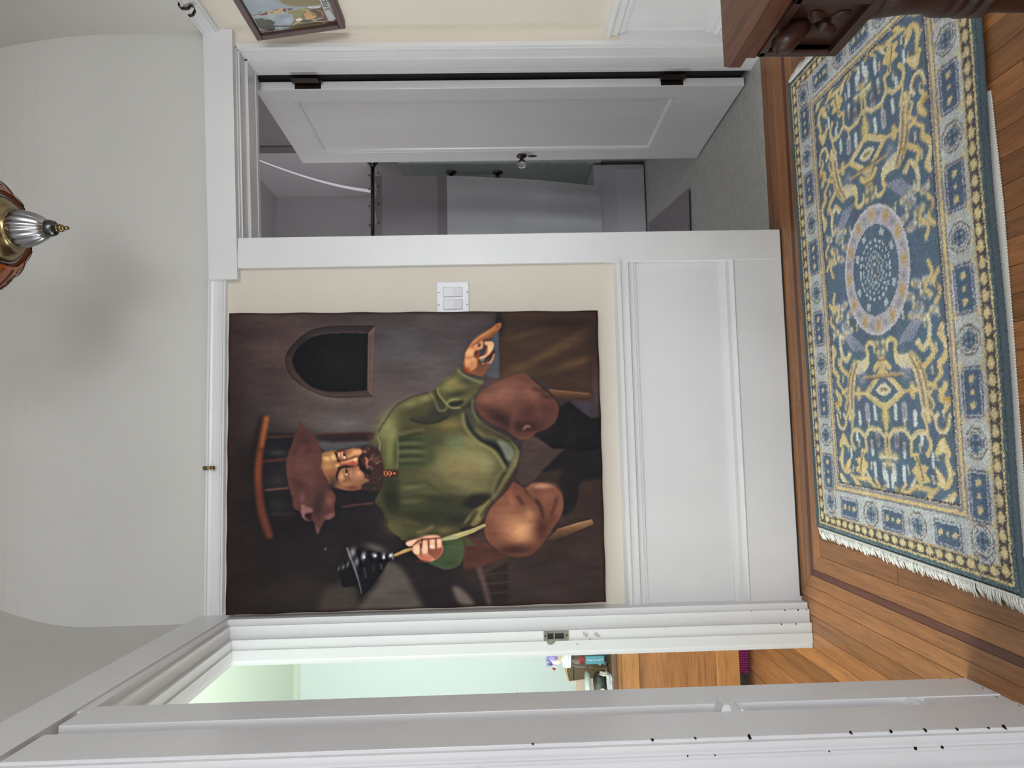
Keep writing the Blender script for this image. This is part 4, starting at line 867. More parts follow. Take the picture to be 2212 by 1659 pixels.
    c.blob(520, 560, 160, 60, (48, 33, 34), .85); c.blob(530, 450, 60, 70, (72, 44, 44), .7); c.line([(420, 430), (395, 520), (390, 590)], 20, (122, 78, 70), 5, .7); c.line([(490, 580), (510, 555), (540, 562)], 14, (150, 112, 104), 2, .8)
    c.line([(560, 340), (600, 400), (630, 500)], 14, (122, 82, 78), 6, .5); c.line([(570, 250), (660, 265)], 26, (54, 36, 34), 4, .8); c.line([(640, 300), (720, 320)], 26, (50, 34, 32), 4, .8)
    c.line([(545, 150), (660, 250), (740, 320), (782, 400), (765, 500)], 7, (34, 26, 27), 1.2, .9); c.blob(180, 330, 60, 40, (146, 96, 80), .5)
    k2 = [(395, 1010), (440, 1030), (500, 1060), (560, 1020), (640, 1015), (730, 1040), (800, 1110), (815, 1200), (790, 1290), (740, 1370), (680, 1460), (600, 1560), (500, 1610), (390, 1610), (270, 1570), (190, 1490), (160, 1400), (180, 1290), (230, 1200), (320, 1110), (370, 1050)]
    c.poly(k2, (98, 64, 53), 1.2)
    c.blob(370, 1330, 170, 140, (140, 98, 74), .75); c.blob(480, 1400, 110, 90, (184, 138, 98), .85, -.5); c.blob(540, 1280, 50, 60, (160, 116, 84), .7); c.blob(680, 1120, 90, 80, (124, 82, 66), .8)
    c.blob(640, 1045, 80, 22, (168, 130, 106), .7); c.blob(420, 1560, 180, 50, (60, 40, 37), .9); c.blob(230, 1450, 60, 80, (92, 60, 50), .6); c.blob(760, 1200, 40, 90, (110, 74, 60), .6); c.blob(640, 1400, 60, 120, (66, 43, 38), .8)
    c.line([(375, 1060), (385, 1140), (410, 1230)], [10, 26, 14], (146, 92, 76), 5, .8); c.line([(440, 1130), (480, 1190)], 16, (52, 33, 31), 3, .9); c.line([(500, 1070), (560, 1130), (620, 1200), (650, 1300)], [14, 24, 20, 14], (50, 33, 30), 3, .9)
    c.line([(520, 1070), (580, 1150)], 12, (168, 124, 100), 3, .7); c.line([(760, 1140), (740, 1220), (710, 1280)], 14, (50, 34, 30), 3, .85); c.line([(700, 1330), (760, 1290)], 20, (60, 40, 36), 4, .7)
    c.line([(440, 1340), (530, 1330), (590, 1350)], 8, (120, 82, 60), 3, .6)
    c.line(k2[14:]+k2[:1], 7, (40, 28, 27), 1.5, .7)
    # --- raised hand
    c.at(900, 670, 7.2125)
    c.poly([(1285, 205), (1305, 240), (1290, 300), (1210, 380), (1120, 470), (1020, 520), (960, 640), (960, 780), (960, 900), (1080, 960), (1000, 1060), (880, 1040), (760, 1020), (705, 950), (700, 880), (730, 780), (740, 680), (790, 580), (870, 480), (960, 400), (1080, 330), (1200, 240)], (122, 78, 50), 1.0)
    c.poly([(1285, 225), (1290, 270), (1220, 350), (1120, 440), (1000, 500), (850, 620), (770, 640), (860, 510), (980, 410), (1100, 335), (1220, 245)], (148, 98, 62), 1.2, .95)
    c.line([(860, 520), (980, 420), (1110, 340)], [30, 30, 20], (186, 142, 98), 3, .8); c.line([(1270, 280), (1130, 430), (1010, 500)], [14, 26, 30], (96, 52, 34), 3, .85); c.blob(1250, 260, 40, 30, (112, 64, 44), .7)
    c.poly([(740, 700), (800, 620), (900, 570), (1000, 560), (1010, 620), (930, 660), (890, 740), (930, 820), (920, 920), (830, 980), (750, 930), (735, 800)], (178, 130, 88), 1.2, .95)
    c.blob(820, 690, 60, 40, (196, 150, 104), .8); c.blob(800, 830, 50, 60, (186, 136, 94), .8); c.blob(860, 890, 50, 40, (176, 104, 74), .8); c.blob(770, 960, 60, 40, (132, 66, 44), .9)
    c.line([(750, 770), (830, 770), (880, 720), (900, 650)], 14, (120, 78, 52), 2, .8); c.line([(930, 660), (950, 760), (940, 900), (880, 980)], 22, (108, 60, 40), 2.5, .9)
    c.poly([(860, 590), (930, 540), (985, 490), (1025, 520), (1010, 600), (940, 630), (880, 620)], (172, 122, 86), 1, .95); c.poly([(930, 540), (960, 530), (985, 570), (945, 595)], (66, 40, 32), 1, .95); c.blob(945, 550, 18, 18, (146, 126, 112), .9)
    c.line([(850, 610), (870, 570), (985, 490)], 10, (86, 48, 34), 1.2, .9); c.poly([(880, 690), (950, 650), (930, 720), (900, 780)], (92, 50, 34), 1.5, .9)
    c.poly([(1040, 520), (1110, 505), (1165, 515), (1190, 560), (1170, 640), (1120, 720), (1070, 760), (1000, 790), (955, 780), (1000, 740), (1050, 700), (1070, 630), (1090, 580), (1050, 570)], (184, 140, 106), 1, .97)
    c.blob(1110, 620, 30, 60, (200, 158, 122), .7, -.4); c.line([(1045, 570), (1075, 600), (1060, 700), (990, 740)], 26, (86, 46, 32), 2, .9); c.poly([(1070, 760), (1120, 720), (1190, 640), (1210, 700), (1180, 800), (1100, 850), (1060, 850), (1130, 780), (1060, 810)], (66, 44, 38), 1.2, .9)
    c.poly([(985, 780), (1030, 775), (1040, 800), (1010, 830), (985, 815)], (120, 106, 98), 1, .95); c.line([(960, 790), (1000, 760), (1050, 770)], 8, (188, 148, 116), 1, .8)
    c.poly([(1060, 850), (1130, 820), (1190, 700), (1200, 740), (1150, 850), (1080, 870)], (172, 128, 98), 1, .85); c.poly([(970, 840), (1060, 850), (1130, 870), (1080, 980), (1000, 1050), (900, 1040), (930, 960)], (104, 70, 54), 1.5, .9)
    c.blob(1018, 870, 16, 14, (156, 118, 92), .9); c.line([(985, 850), (1010, 900), (1050, 890)], 8, (62, 38, 30), 1, .8)
    c.line([(700, 890), (735, 990), (800, 1030), (900, 1060)], 14, (62, 30, 24), 2, .9); c.line([(735, 780), (740, 680), (790, 580), (870, 480), (1080, 325), (1200, 235)], 7, (36, 30, 30), 1.2, .8)
    # --- hand with the plunger
    c.at(700, 1080, 5.53)
    c.poly([(1420, 520), (1600, 490), (1650, 580), (1650, 700), (1590, 810), (1450, 860), (1300, 810), (1230, 770), (1340, 720), (1400, 600)], (62, 74, 52), 1.2)
    c.blob(1540, 620, 90, 70, (66, 82, 58), .9); c.blob(1450, 790, 140, 40, (52, 66, 48), .9); c.line([(1610, 520), (1655, 640), (1600, 800)], 10, (84, 100, 74), 3, .7)
    c.poly([(1380, 500), (1520, 450), (1740, 385), (1905, 320), (1925, 345), (1760, 430), (1560, 500), (1400, 520)], (150, 144, 104), .8, 1, False)
    c.line([(1540, 490), (1900, 350)], 8, (110, 100, 64), 1, .8); c.poly([(1385, 505), (1520, 455), (1570, 480), (1420, 520)], (116, 122, 96), 1.5, .8)
    c.poly([(815, 685), (950, 620), (1060, 595), (1060, 625), (960, 660), (830, 710)], (142, 118, 74), .8, 1, False); c.line([(830, 705), (1050, 630)], 8, (94, 72, 44), 1, .8)
    c.poly([(965, 540), (1040, 510), (1160, 480), (1280, 455), (1370, 470), (1400, 560), (1405, 650), (1340, 730), (1230, 770), (1140, 740), (1080, 680), (1040, 640), (1060, 590), (1000, 585)], (158, 112, 92), 1.0)
    c.poly([(970, 545), (1080, 510), (1085, 545), (1030, 580), (985, 580)], (196, 150, 130), 1, .95); c.blob(1250, 475, 90, 20, (186, 142, 124), .9)
    for (fx, fy, fw, fh) in ((1095, 625, 42, 56), (1190, 600, 40, 74), (1280, 560, 36, 66), (1358, 550, 30, 56)):
        c.poly([(fx-fw*.8, fy-fh), (fx+fw*.7, fy-fh), (fx+fw, fy+fh*.3), (fx+fw*.6, fy+fh*.9), (fx-fw*.6, fy+fh*.9), (fx-fw, fy+fh*.2)], (190, 144, 120), 1.2, .95)
        c.blob(fx+4, fy-10, fw*.5, fh*.6, (206, 164, 140), .6)
    for L in ([(1140, 560), (1145, 690)], [(1160, 500), (1150, 600)], [(1236, 520), (1240, 660)], [(1320, 500), (1330, 640)], [(1060, 570), (1100, 535), (1160, 510), (1240, 500), (1380, 490)]): c.line(L, 12, (74, 44, 40), .9, .95)
    c.poly([(1240, 620), (1330, 620), (1400, 600), (1390, 670), (1330, 740), (1250, 690)], (118, 70, 58), 1.5, .9); c.poly([(1100, 690), (1200, 700), (1280, 720), (1230, 770), (1150, 745)], (150, 88, 70), 1.5, .9); c.blob(1275, 585, 20, 18, (206, 178, 164), .8); c.blob(1160, 760, 60, 14, (96, 52, 42), .8)
    c.line([(1040, 650), (1100, 720), (1180, 770), (1260, 765)], 8, (56, 34, 32), 1, .8)
    pl = [(265, 600), (330, 610), (390, 625), (450, 620), (530, 645), (600, 655), (660, 665), (720, 680), (795, 665), (812, 740), (750, 770), (720, 830), (680, 890), (630, 960), (560, 1060), (490, 1130), (435, 1180), (400, 1110), (360, 1055), (220, 1065), (190, 960), (165, 890), (150, 830), (200, 810), (250, 770), (300, 750)]
    c.poly(pl, (27, 26, 31), .9)
    for (x, y, rx, ry, o) in ((330, 660, 40, 60, .9), (380, 770, 28, 60, .7), (460, 700, 26, 50, .95), (590, 690, 34, 26, .95), (700, 700, 22, 36, .95), (780, 700, 26, 24, .95), (220, 830, 18, 30, .6), (275, 800, 16, 36, .6), (170, 845, 16, 26, .5)):
        c.blob(x, y, rx, ry, (116, 118, 130), o, .25)
    for (x, y) in ((470, 715), (600, 700), (705, 720), (785, 690)): c.blob(x, y, 12, 14, (196, 198, 208), .9)
    for L in ([(390, 640), (430, 780), (470, 900), (490, 1000)], [(530, 650), (560, 780), (590, 920)], [(650, 670), (675, 780), (680, 880)], [(735, 690), (745, 770)]): c.line(L, 16, (12, 11, 14), 1.5, .9)
    c.line([(265, 605), (300, 700), (350, 830), (400, 980), (440, 1150)], [14, 16, 14, 10, 6], (126, 128, 140), 1, .9); c.line([(290, 620), (330, 740), (380, 880)], 16, (60, 60, 68), 2, .7)
    c.line([(465, 840), (490, 960)], 10, (110, 110, 120), 2, .8); c.line([(570, 800), (585, 890)], 10, (96, 96, 106), 2, .8); c.line([(670, 790), (680, 860)], 10, (126, 128, 140), 1.5, .8)
    c.blob(10, 620, 10, 14, (120, 120, 124), .6); c.line([(800, 665), (812, 740)], 10, (150, 152, 160), 1, .9)
    # --- head
    c.at(680, 940, 11.85)
    c.poly([(180, 560), (300, 510), (500, 480), (760, 470), (950, 430), (1180, 440), (1330, 380), (1500, 420), (1640, 560), (1720, 760), (1720, 1050), (1600, 1260), (1400, 1380), (1200, 1460), (900, 1510), (600, 1460), (380, 1380), (290, 1200), (200, 1020), (150, 870), (180, 700)], (120, 84, 62), 1.0)
    c.blob(300, 680, 120, 110, (192, 152, 96), .95); c.blob(460, 650, 100, 110, (184, 152, 104), .9); c.blob(330, 900, 160, 120, (166, 120, 80), .9); c.blob(400, 1080, 140, 110, (128, 84, 60), .9)
    c.blob(560, 860, 70, 60, (190, 148, 102), .8); c.blob(480, 1250, 160, 130, (84, 60, 52), .9); c.blob(420, 1400, 100, 100, (52, 44, 46), .9); c.blob(280, 600, 100, 40, (122, 96, 74), .8)
    c.blob(1020, 540, 150, 90, (184, 136, 96), .95); c.blob(1120, 520, 80, 60, (178, 126, 98), .8); c.blob(880, 620, 90, 50, (176, 134, 92), .8, -.6)
    c.blob(1100, 1080, 130, 120, (182, 124, 100), .95); c.blob(1010, 1180, 140, 80, (150, 104, 78), .8); c.blob(820, 1350, 120, 60, (140, 100, 72), .8); c.blob(950, 1440, 200, 60, (92, 54, 48), .9); c.blob(900, 1050, 60, 120, (156, 114, 82), .7)
    c.blob(690, 1120, 80, 120, (176, 130, 92), .9); c.blob(640, 1200, 50, 70, (186, 132, 110), .6)
    # nose
    c.poly([(640, 790), (700, 770), (850, 730), (950, 690), (1040, 660), (1090, 700), (1110, 790), (1060, 850), (1050, 910), (1130, 940), (1080, 970), (1000, 940), (850, 880), (720, 870), (650, 840)], (150, 88, 66), 1)
    c.line([(660, 790), (800, 760), (930, 720)], [30, 44, 60], (196, 144, 110), 2, .85); c.blob(1020, 720, 60, 50, (212, 168, 124), .95); c.blob(980, 800, 60, 40, (150, 70, 52), .8); c.blob(920, 890, 120, 40, (84, 52, 46), .9); c.blob(750, 850, 90, 30, (110, 62, 50), .8)
    c.blob(1090, 860, 20, 24, (22, 16, 16), .95); c.blob(1080, 930, 50, 26, (160, 96, 70), .9)
    c.line([(560, 740), (720, 745), (880, 690), (1010, 640), (1110, 620)], 20, (70, 40, 36), 1, .9); c.line([(540, 760), (620, 790)], 26, (74, 42, 36), 1.4, .8)
    # brows and eyes
    c.poly([(490, 500), (540, 540), (570, 600), (580, 700), (650, 745), (570, 750), (545, 680), (515, 600)], (40, 26, 26), .8, .97); c.poly([(540, 480), (720, 480), (780, 520), (700, 520), (580, 540)], (60, 42, 38), 1.2, .9)
    c.poly([(600, 900), (800, 870), (900, 900), (700, 930), (640, 960), (590, 1060), (560, 1170), (600, 1270), (530, 1180), (530, 1090), (580, 960)], (44, 31, 30), 1, .95)
    c.poly([(570, 540), (640, 520), (720, 520), (790, 620), (790, 700), (730, 725), (660, 700), (600, 640)], (160, 112, 88), 1, .95); c.blob(600, 600, 30, 50, (190, 144, 116), .8); c.blob(690, 590, 22, 60, (196, 160, 124), .9)
    c.poly([(715, 545), (750, 560), (765, 620), (720, 625)], (26, 18, 18), .7, .97); c.poly([(715, 630), (755, 640), (755, 680), (730, 690), (705, 660)], (196, 182, 158), .7, .95)
    for L in ([(655, 540), (645, 640), (690, 710), (740, 725), (785, 690), (795, 620), (750, 550)], [(700, 540), (700, 640), (730, 700)], [(570, 540), (575, 620), (620, 690)]): c.line(L, 11, (84, 46, 40), .8, .9)
    c.poly([(700, 970), (760, 950), (830, 1000), (840, 1120), (800, 1180), (760, 1120), (720, 1050)], (150, 112, 84), 1, .9); c.poly([(770, 960), (800, 970), (815, 1060), (775, 1060)], (30, 20, 20), .7, .97); c.poly([(775, 1065), (805, 1065), (800, 1115), (780, 1110)], (190, 180, 150), .7, .95)
    for L in ([(765, 950), (765, 1050), (780, 1180), (760, 1290)], [(720, 980), (710, 1100), (760, 1180)], [(820, 970), (840, 1080), (830, 1170)], [(790, 1130), (860, 1200), (900, 1230)], [(640, 1200), (690, 1260), (730, 1310)]): c.line(L, 10, (66, 40, 36), .9, .85)
    c.line([(740, 1350), (680, 1290), (660, 1230)], 14, (196, 150, 132), 1.5, .6); c.line([(840, 470), (900, 520), (880, 620), (830, 680)], 12, (120, 82, 56), 1.2, .8); c.line([(800, 560), (880, 500), (930, 510)], 9, (96, 66, 48), 1, .8)
    c.line([(370, 640), (420, 740), (480, 780), (590, 790)], 16, (124, 90, 60), 2, .8); c.line([(380, 830), (420, 860), (560, 850)], 12, (134, 96, 66), 2, .7); c.line([(430, 650), (560, 740)], 20, (200, 168, 118), 2, .6)
    # beard, moustache, mouth
    c.poly([(1150, 400), (1280, 345), (1400, 360), (1560, 420), (1650, 540), (1700, 700), (1740, 900), (1720, 1080), (1640, 1240), (1700, 1420), (1560, 1500), (1380, 1500), (1200, 1480), (1190, 1360), (1380, 1250), (1280, 1180), (1230, 1060), (1130, 960), (1120, 860), (1080, 760), (1110, 640), (1200, 520)], (60, 44, 42), 1.2)
    c.poly([(1110, 760), (1160, 820), (1260, 870), (1320, 960), (1480, 1100), (1380, 1110), (1280, 1010), (1180, 980), (1130, 900)], (38, 34, 33), 1.5, .95); c.blob(1450, 1400, 200, 110, (44, 40, 37), .95); c.blob(1560, 1050, 120, 150, (62, 46, 45), .8)
    c.blob(1520, 720, 110, 90, (92, 66, 52), .9); c.blob(1260, 510, 50, 40, (134, 96, 80), .8); c.poly([(1250, 660), (1320, 670), (1350, 760), (1330, 850), (1365, 890), (1330, 950), (1290, 900), (1270, 800), (1280, 740)], (150, 92, 76), 1, .97)
    c.line([(1220, 720), (1250, 800)], 30, (92, 70, 72), 2, .8); c.line([(1255, 660), (1280, 800), (1290, 900)], 10, (56, 32, 30), 1, .8)
    for L, w, o in (([(1375, 730), (1460, 660)], 13, .95), ([(1540, 825), (1640, 760)], 12, .95), ([(1390, 880), (1460, 960)], 14, .9), ([(1340, 400), (1370, 450)], 12, .8), ([(1410, 630), (1500, 575)], 10, .8), ([(1640, 760), (1690, 740)], 8, .7), ([(1320, 1100), (1330, 1150)], 14, .7), ([(1440, 1080), (1500, 1040)], 10, .5), ([(1590, 640), (1650, 700)], 8, .5)):
        c.line(L, w, (166, 146, 140), 1, o)
    for k in range(26):
        r = np.random.RandomState(k); x, y = 1240+r.rand()*440, 420+r.rand()*950; a = r.rand()*6.3
        c.line([(x, y), (x+50*math.cos(a), y+50*math.sin(a)), (x+60*math.cos(a+.9), y+60*math.sin(a+.9))], 9, (92, 70, 66) if k % 2 else (34, 26, 26), 1, .55)
    c.blob(1500, 1450, 10, 24, (120, 120, 116), .6)
    # --- canvas edge and brush texture
    c.at(0, 0, 1)
    for (a, b) in (((485, 676), (1300, 671)), ((1290, 671), (1309, 1305)), ((1309, 1304), (485, 1334)), ((495, 676), (487, 1334))): c.line([a, b], 9, (50, 30, 29), 3, .6, False)
    B(1215, 940, 8, 8, (24, 22, 24), .3)
    c.noise(.012, 9, 4, 1); c.noise(.02, 30, 7, 2); c.noise(.012, 2, 2, 3); c.noise(.045, 60, 30, 4)
    return c
def weave_rug():
    """colours of the knots, 2.5 mm a knot: one quarter is drawn and mirrored, as such a design is woven"""
    W, Hh = 612, 340
    BLUE, NAVY, YEL, GOLD, CRM, PALE, LIL, PUR, BRN, DRK, TEAL = (88, 109, 132), (70, 88, 113), (210, 184, 124), (190, 152, 84), (216, 204, 172), (186, 194, 196), (172, 168, 184), (116, 112, 140), (112, 98, 92), (78, 76, 82), (82, 104, 114)
    c = Canvas(0, 0, W, Hh, BLUE)
    Hm = np.array([[8.30295170e-02, -2.97096981e-01, 3.31572098e+02], [6.21508555e-01, -3.95287388e-02, -1.10536559e+02], [7.10421818e-04, -1.51215885e-05, 1.]])
    base = Canvas.P
    def P(pts):       # drawing plane of the quarter -> knots
        p = np.array(pts, float)
        if s_on[0]:
            q = np.c_[p, np.ones(len(p))] @ Hm.T; return q[:, :2]/q[:, 2:]
        return base(c, pts)
    s_on = [False]; c.P = P
    L, Pg = c.line, c.poly
    r = np.random.RandomState(5)
    for _ in range(160):
        c.blob(r.rand()*306, 170+r.rand()*170, 14, 5, (72+r.rand()*32, 92+r.rand()*28, 114+r.rand()*26), .5)
    s_on[0] = True; c.tf = (0, 0, 3.7)
    # soft grey-lilac drops in the field
    for (x, y, w) in ((520, 555, 26), (565, 560, 18), (485, 600, 18), (655, 565, 18), (700, 560, 28), (755, 590, 18), (590, 700, 24), (660, 700, 26), (545, 760, 16), (700, 760, 18), (650, 880, 22), (600, 880, 20), (700, 880, 18), (560, 860, 16), (640, 920, 16), (790, 690, 16), (850, 800, 14)):
        L([(x, y-34), (x+3, y+30)], w*1.15, (206, 212, 208) if w < 24 else LIL, .5, .95)
        if w > 22: L([(x, y-24), (x+3, y+26)], 8, BRN, .5, .5)
    for k in range(5): L([(665+18*k, 215-8*k), (700+18*k, 150-10*k), (735+16*k, 95-8*k)], 9, LIL, .5, .7)
    for k in range(5): L([(520-16*k, 230-6*k), (490-18*k, 180-6*k), (460-16*k, 140)], 8, LIL, .5, .6)
    # medallion stalks, side stems of flowers
    for (x, y, q) in ((770, 10, 1), (810, -60, 1), (725, -40, .8), (820, -130, .9), (760, -110, .8), (790, 60, .8), (850, 20, .7), (740, 60, .6)):
        for k in range(7):
            a = k*.9; c.blob(x+26*q*math.cos(a), y+20*q*math.sin(a), 9, 9, (CRM, PALE, LIL, YEL)[k % 4], .95)
        c.blob(x, y, 8, 8, GOLD, .9)
    L([(820, 50), (828, 120), (822, 180), (795, 225), (772, 190)], 22, CRM); L([(822, 180), (850, 240), (812, 300), (790, 330)], 24, YEL); L([(795, 225), (760, 200)], 16, YEL)
    L([(892, 95), (880, 140), (908, 180), (915, 240), (880, 300), (888, 345), (850, 400)], [22, 26, 26, 30, 26, 22, 10], YEL); L([(898, 95), (900, 180), (918, 215)], 10, CRM)
    L([(860, -20), (880, -80), (850, -130), (872, -190)], 20, YEL); L([(830, -60), (805, -100), (840, -170), (820, -230)], 18, YEL); L([(872, -60), (860, -120)], 9, BRN)
    # diamond, its star and arms
    L([(597, 360), (692, 455), (607, 540), (520, 462), (597, 360)], 26, YEL, .5, 1, False); L([(598, 372), (680, 455), (607, 528)], 8, CRM, .5, .8, False)
    L([(600, 425), (628, 450), (604, 472), (575, 450), (600, 425)], 15, CRM, .4, 1, False); c.blob(602, 449, 10, 9, GOLD, 1)
    L([(690, 455), (760, 440), (835, 448)], 14, YEL); L([(740, 420), (744, 470)], 26, YEL); c.blob(742, 440, 22, 18, YEL, .9); L([(835, 448), (860, 400)], 12, YEL)
    L([(525, 388), (690, 360)], 15, (176, 150, 112), .5, 1, False); L([(525, 398), (690, 372)], 6, BRN, .4, .9, False)
    L([(605, 540), (612, 650)], 16, YEL); c.blob(610, 590, 26, 20, YEL, 1); c.blob(608, 575, 34, 9, YEL, .9)
    # lintel palmette between the birds
    for y in (205, 255, 295): c.blob(592, y, 15, 14, YEL, 1); c.blob(592, y, 6, 8, CRM, .8)
    L([(560, 330), (590, 300), (625, 335)], 24, YEL); c.blob(592, 335, 26, 18, YEL, .9); L([(575, 300), (610, 290)], 8, BRN, .5, .8)
    # peacock
    L([(612, 245), (610, 205), (630, 183), (655, 200), (652, 240), (660, 270)], [12, 18, 20, 20, 22, 26], YEL); L([(612, 235), (612, 205), (630, 190)], 7, CRM, .5, .9)
    Pg([(650, 255), (690, 262), (735, 250), (770, 290), (745, 330), (690, 330), (655, 305)], (216, 200, 150), .5); c.blob(690, 290, 24, 16, CRM, .8)
    tail = [(740, 270), (775, 340), (800, 440), (812, 520), (825, 580)]
    L(tail, [46, 62, 62, 52, 40], (188, 166, 124)); 
    for o in (-22, -8, 6, 20): L([(x+o, y+abs(o)*.3) for x, y in tail], 6, (BRN if o in (-8, 20) else CRM), .4, .9)
    L([(815, 520), (850, 570), (862, 600)], 14, YEL); L([(800, 530), (830, 600)], 9, CRM); L([(800, 420), (850, 500), (848, 530)], 12, YEL); L([(820, 400), (860, 420)], 18, YEL)
    c.blob(708, 350, 30, 26, LIL, 1); 
    for k in range(3): L([(695+9*k, 338), (705+9*k, 368)], 5, NAVY, .4, .8)
    L([(770, 330), (775, 300)], 14, GOLD); L([(790, 560), (815, 620), (825, 680)], 13, YEL)
    # arches over the end of the field
    L([(438, 745), (442, 690), (455, 662), (492, 658), (516, 700), (540, 655), (592, 652), (622, 695), (648, 655), (702, 650), (738, 698), (768, 660), (812, 658), (836, 700), (840, 730), (822, 775)], 20, (204, 182, 132), .5, 1, False)
    L([(442, 690), (455, 668), (492, 664), (516, 706), (540, 662), (592, 658), (622, 701), (648, 661), (702, 656), (738, 704), (768, 666), (812, 664)], 6, CRM, .4, .8, False)
    L([(512, 700), (508, 770)], 15, YEL); L([(622, 695), (626, 800)], 14, YEL); L([(738, 698), (738, 780)], 16, YEL); L([(818, 770), (832, 772)], 12, YEL)
    for (x, y) in ((600, 790), (655, 795), (626, 830), (626, 775)): c.blob(x, y, 17, 17, YEL, 1)
    L([(585, 800), (626, 800), (668, 805)], 10, CRM)
    for (x, y) in ((590, 710), (665, 712), (700, 740)): c.blob(x, y, 20, 26, DRK, .55)
    # palmettes and scrolls at the end
    Pg([(742, 775), (775, 770), (785, 820), (825, 835), (812, 870), (838, 910), (800, 925), (790, 945), (765, 900), (742, 860), (765, 820)], YEL, .5); L([(765, 790), (790, 860), (800, 910)], 9, BRN, .4, .8)
    L([(658, 958), (680, 985), (720, 975), (755, 948), (800, 950), (860, 958)], [16, 24, 18, 26, 20, 14], YEL); L([(660, 965), (720, 985), (770, 955)], 7, BRN, .4, .7); L([(690, 965), (712, 930)], 14, YEL); L([(740, 940), (760, 905)], 14, CRM)
    L([(815, 1000), (838, 985), (858, 960), (880, 945)], [14, 26, 20, 12], YEL); Pg([(860, 835), (890, 860), (915, 900), (900, 930), (878, 905)], YEL, .5); L([(870, 850), (900, 910)], 7, CRM, .4)
    L([(912, 400), (888, 470), (922, 495), (905, 545)], [22, 30, 26, 16], YEL); L([(905, 420), (880, 440)], 18, YEL); L([(905, 475), (935, 480)], 16, GOLD)
    L([(872, 555), (862, 600), (878, 640), (908, 650), (928, 620), (932, 560)], 16, CRM); L([(874, 570), (868, 605), (882, 634), (905, 640), (920, 612), (923, 570)], 8, GOLD, .4, .9); L([(880, 672), (920, 672)], 8, BRN)
    Pg([(890, 685), (912, 690), (945, 760), (930, 780), (905, 755), (885, 770), (858, 765)], YEL, .5); c.blob(900, 730, 16, 16, CRM, .7)
    L([(920, 785), (935, 840), (942, 890), (920, 930), (890, 925), (868, 915)], [18, 24, 26, 24, 16, 10], YEL); L([(935, 830), (960, 860)], 14, YEL); L([(925, 1010), (945, 985), (965, 970)], 22, YEL); L([(930, 800), (945, 890)], 6, CRM, .4)
    L([(905, 1010), (940, 1018), (962, 985)], 14, CRM)
    # ring of the medallion
    for (x, y) in ((560, 40), (690, 60), (745, -20), (780, -90), (800, 90), (470, 300), (840, 330), (560, 620), (700, 620), (530, 900), (720, 860), (640, 850), (900, 560), (870, 780), (850, 900), (780, 740), (860, 210), (870, 30)):
        L([(x, y-16), (x+6, y+16)], 13, CRM, .4, .8); c.blob(x+14, y+4, 9, 12, BRN, .5)
    s_on[0] = False; c.tf = (0, 0, 1.)
    X, Y = np.meshgrid(np.arange(W)+.5-306, np.arange(Hh)+.5-170)
    rho = np.hypot(X/72., Y/61.)
    def band(m, col, op=1.): c.a[m] = c.a[m]*(1-op)+np.array(col)*op
    band(rho < 1, LIL, .95); band((rho < 1) & (r.rand(Hh, W) < .4), (188, 184, 192), .8); band((rho < 1.0) & (rho > .95), (196, 192, 200), .8); band(rho < .70, BLUE)
    th = np.arctan2(Y/61., X/72.)
    for a in np.arange(12)*math.pi/6+.0:
        c.blob(306+62*math.cos(a), 170+52*math.sin(a), 7, 5, GOLD, .95); c.blob(306+62*math.cos(a+.26), 170+52*math.sin(a+.26), 4, 4, (130, 128, 136), .8)
    band((abs(rho-.45) < .025) & (np.sin(th*24) > -.2), PALE, .95); band((abs(rho-.36) < .02) & (np.sin(th*20) > 0), PALE, .9); band((rho < .3) & (np.sin(X*.8)*np.sin(Y*.9) > .1), PALE, .75); band((abs(rho-.6) < .05) & (np.sin(th*10) > .55), PALE, .8); band((rho < .2) & (np.sin(X*1.1) > .5), BRN, .5)
    # mirror the quarter
    q = c.a[170:, :306].copy(); q = np.concatenate([q[::-1], q], 0); c.a = np.concatenate([q, q[:, ::-1]], 1)
    # --- borders, by distance to the edge
    Xe, Ye = np.meshgrid(np.minimum(np.arange(W), W-1-np.arange(W))+.5, np.minimum(np.arange(Hh), Hh-1-np.arange(Hh))+.5)
    e = np.minimum(Xe, Ye)
    band(e < 66, DRK); band(e < 64, (190, 180, 156)); band(abs(e-61.5) < 1.2, (142, 136, 142)); band(abs(e-58) < 1.6, YEL); band(abs(e-55) < .8, (126, 122, 132))
    m = e < 54; band(m, (186, 192, 188)); n = r.rand(Hh, W); band(m & (n < .25), (166, 172, 180)); band(m & (n > .8), (190, 192, 176))
    band(e < 22.5, GOLD, .7); band(e < 20.5, DRK); band((e < 20.5) & (n < .2), (92, 86, 92)); band(e < 9.5, YEL); band(e < 7.5, TEAL); band((e < 5) & (n < .5), (70, 92, 104)); band((e < 5) & (n > .8), (104, 122, 128))
    def loz(x, y, hor):
        a, b = (5.8, 4.2) if hor else (4.2, 5.8)
        c.poly([(x-a, y), (x-a*.2, y-b), (x+a, y-b*.3), (x+a*.7, y+b*.6), (x-a*.2, y+b)], (206, 184, 128), .5); c.blob(x, y, 2, 2, CRM, .6)
    for x in np.arange(18, W-12, 14.4):
        for y in (15, Hh-15): loz(x, y, True)
    for y in np.arange(28, Hh-24, 14.2):
        for x in (15, W-15): loz(x, y, False)
    def rect(x, y, hx, hy):
        c.blob(x, y, hx*1.25, hy*1.5, PUR, .35)
        for k, (col) in enumerate((DRK, PALE, PUR, NAVY)):
            d = (0, 1.6, 3.4, 4.6)[k]
            c.poly([(x-hx+d, y-hy+d), (x+hx-d, y-hy+d), (x+hx-d, y+hy-d), (x-hx+d, y+hy-d)], (100, 96, 122) if k == 0 else col, .45, 1, False)
        c.poly([(x-hx+3, y-hy+3), (x+hx-3, y-hy+3), (x+hx-3, y+hy-3), (x-hx+3, y+hy-3)], (80, 100, 126), .5, 1, False)
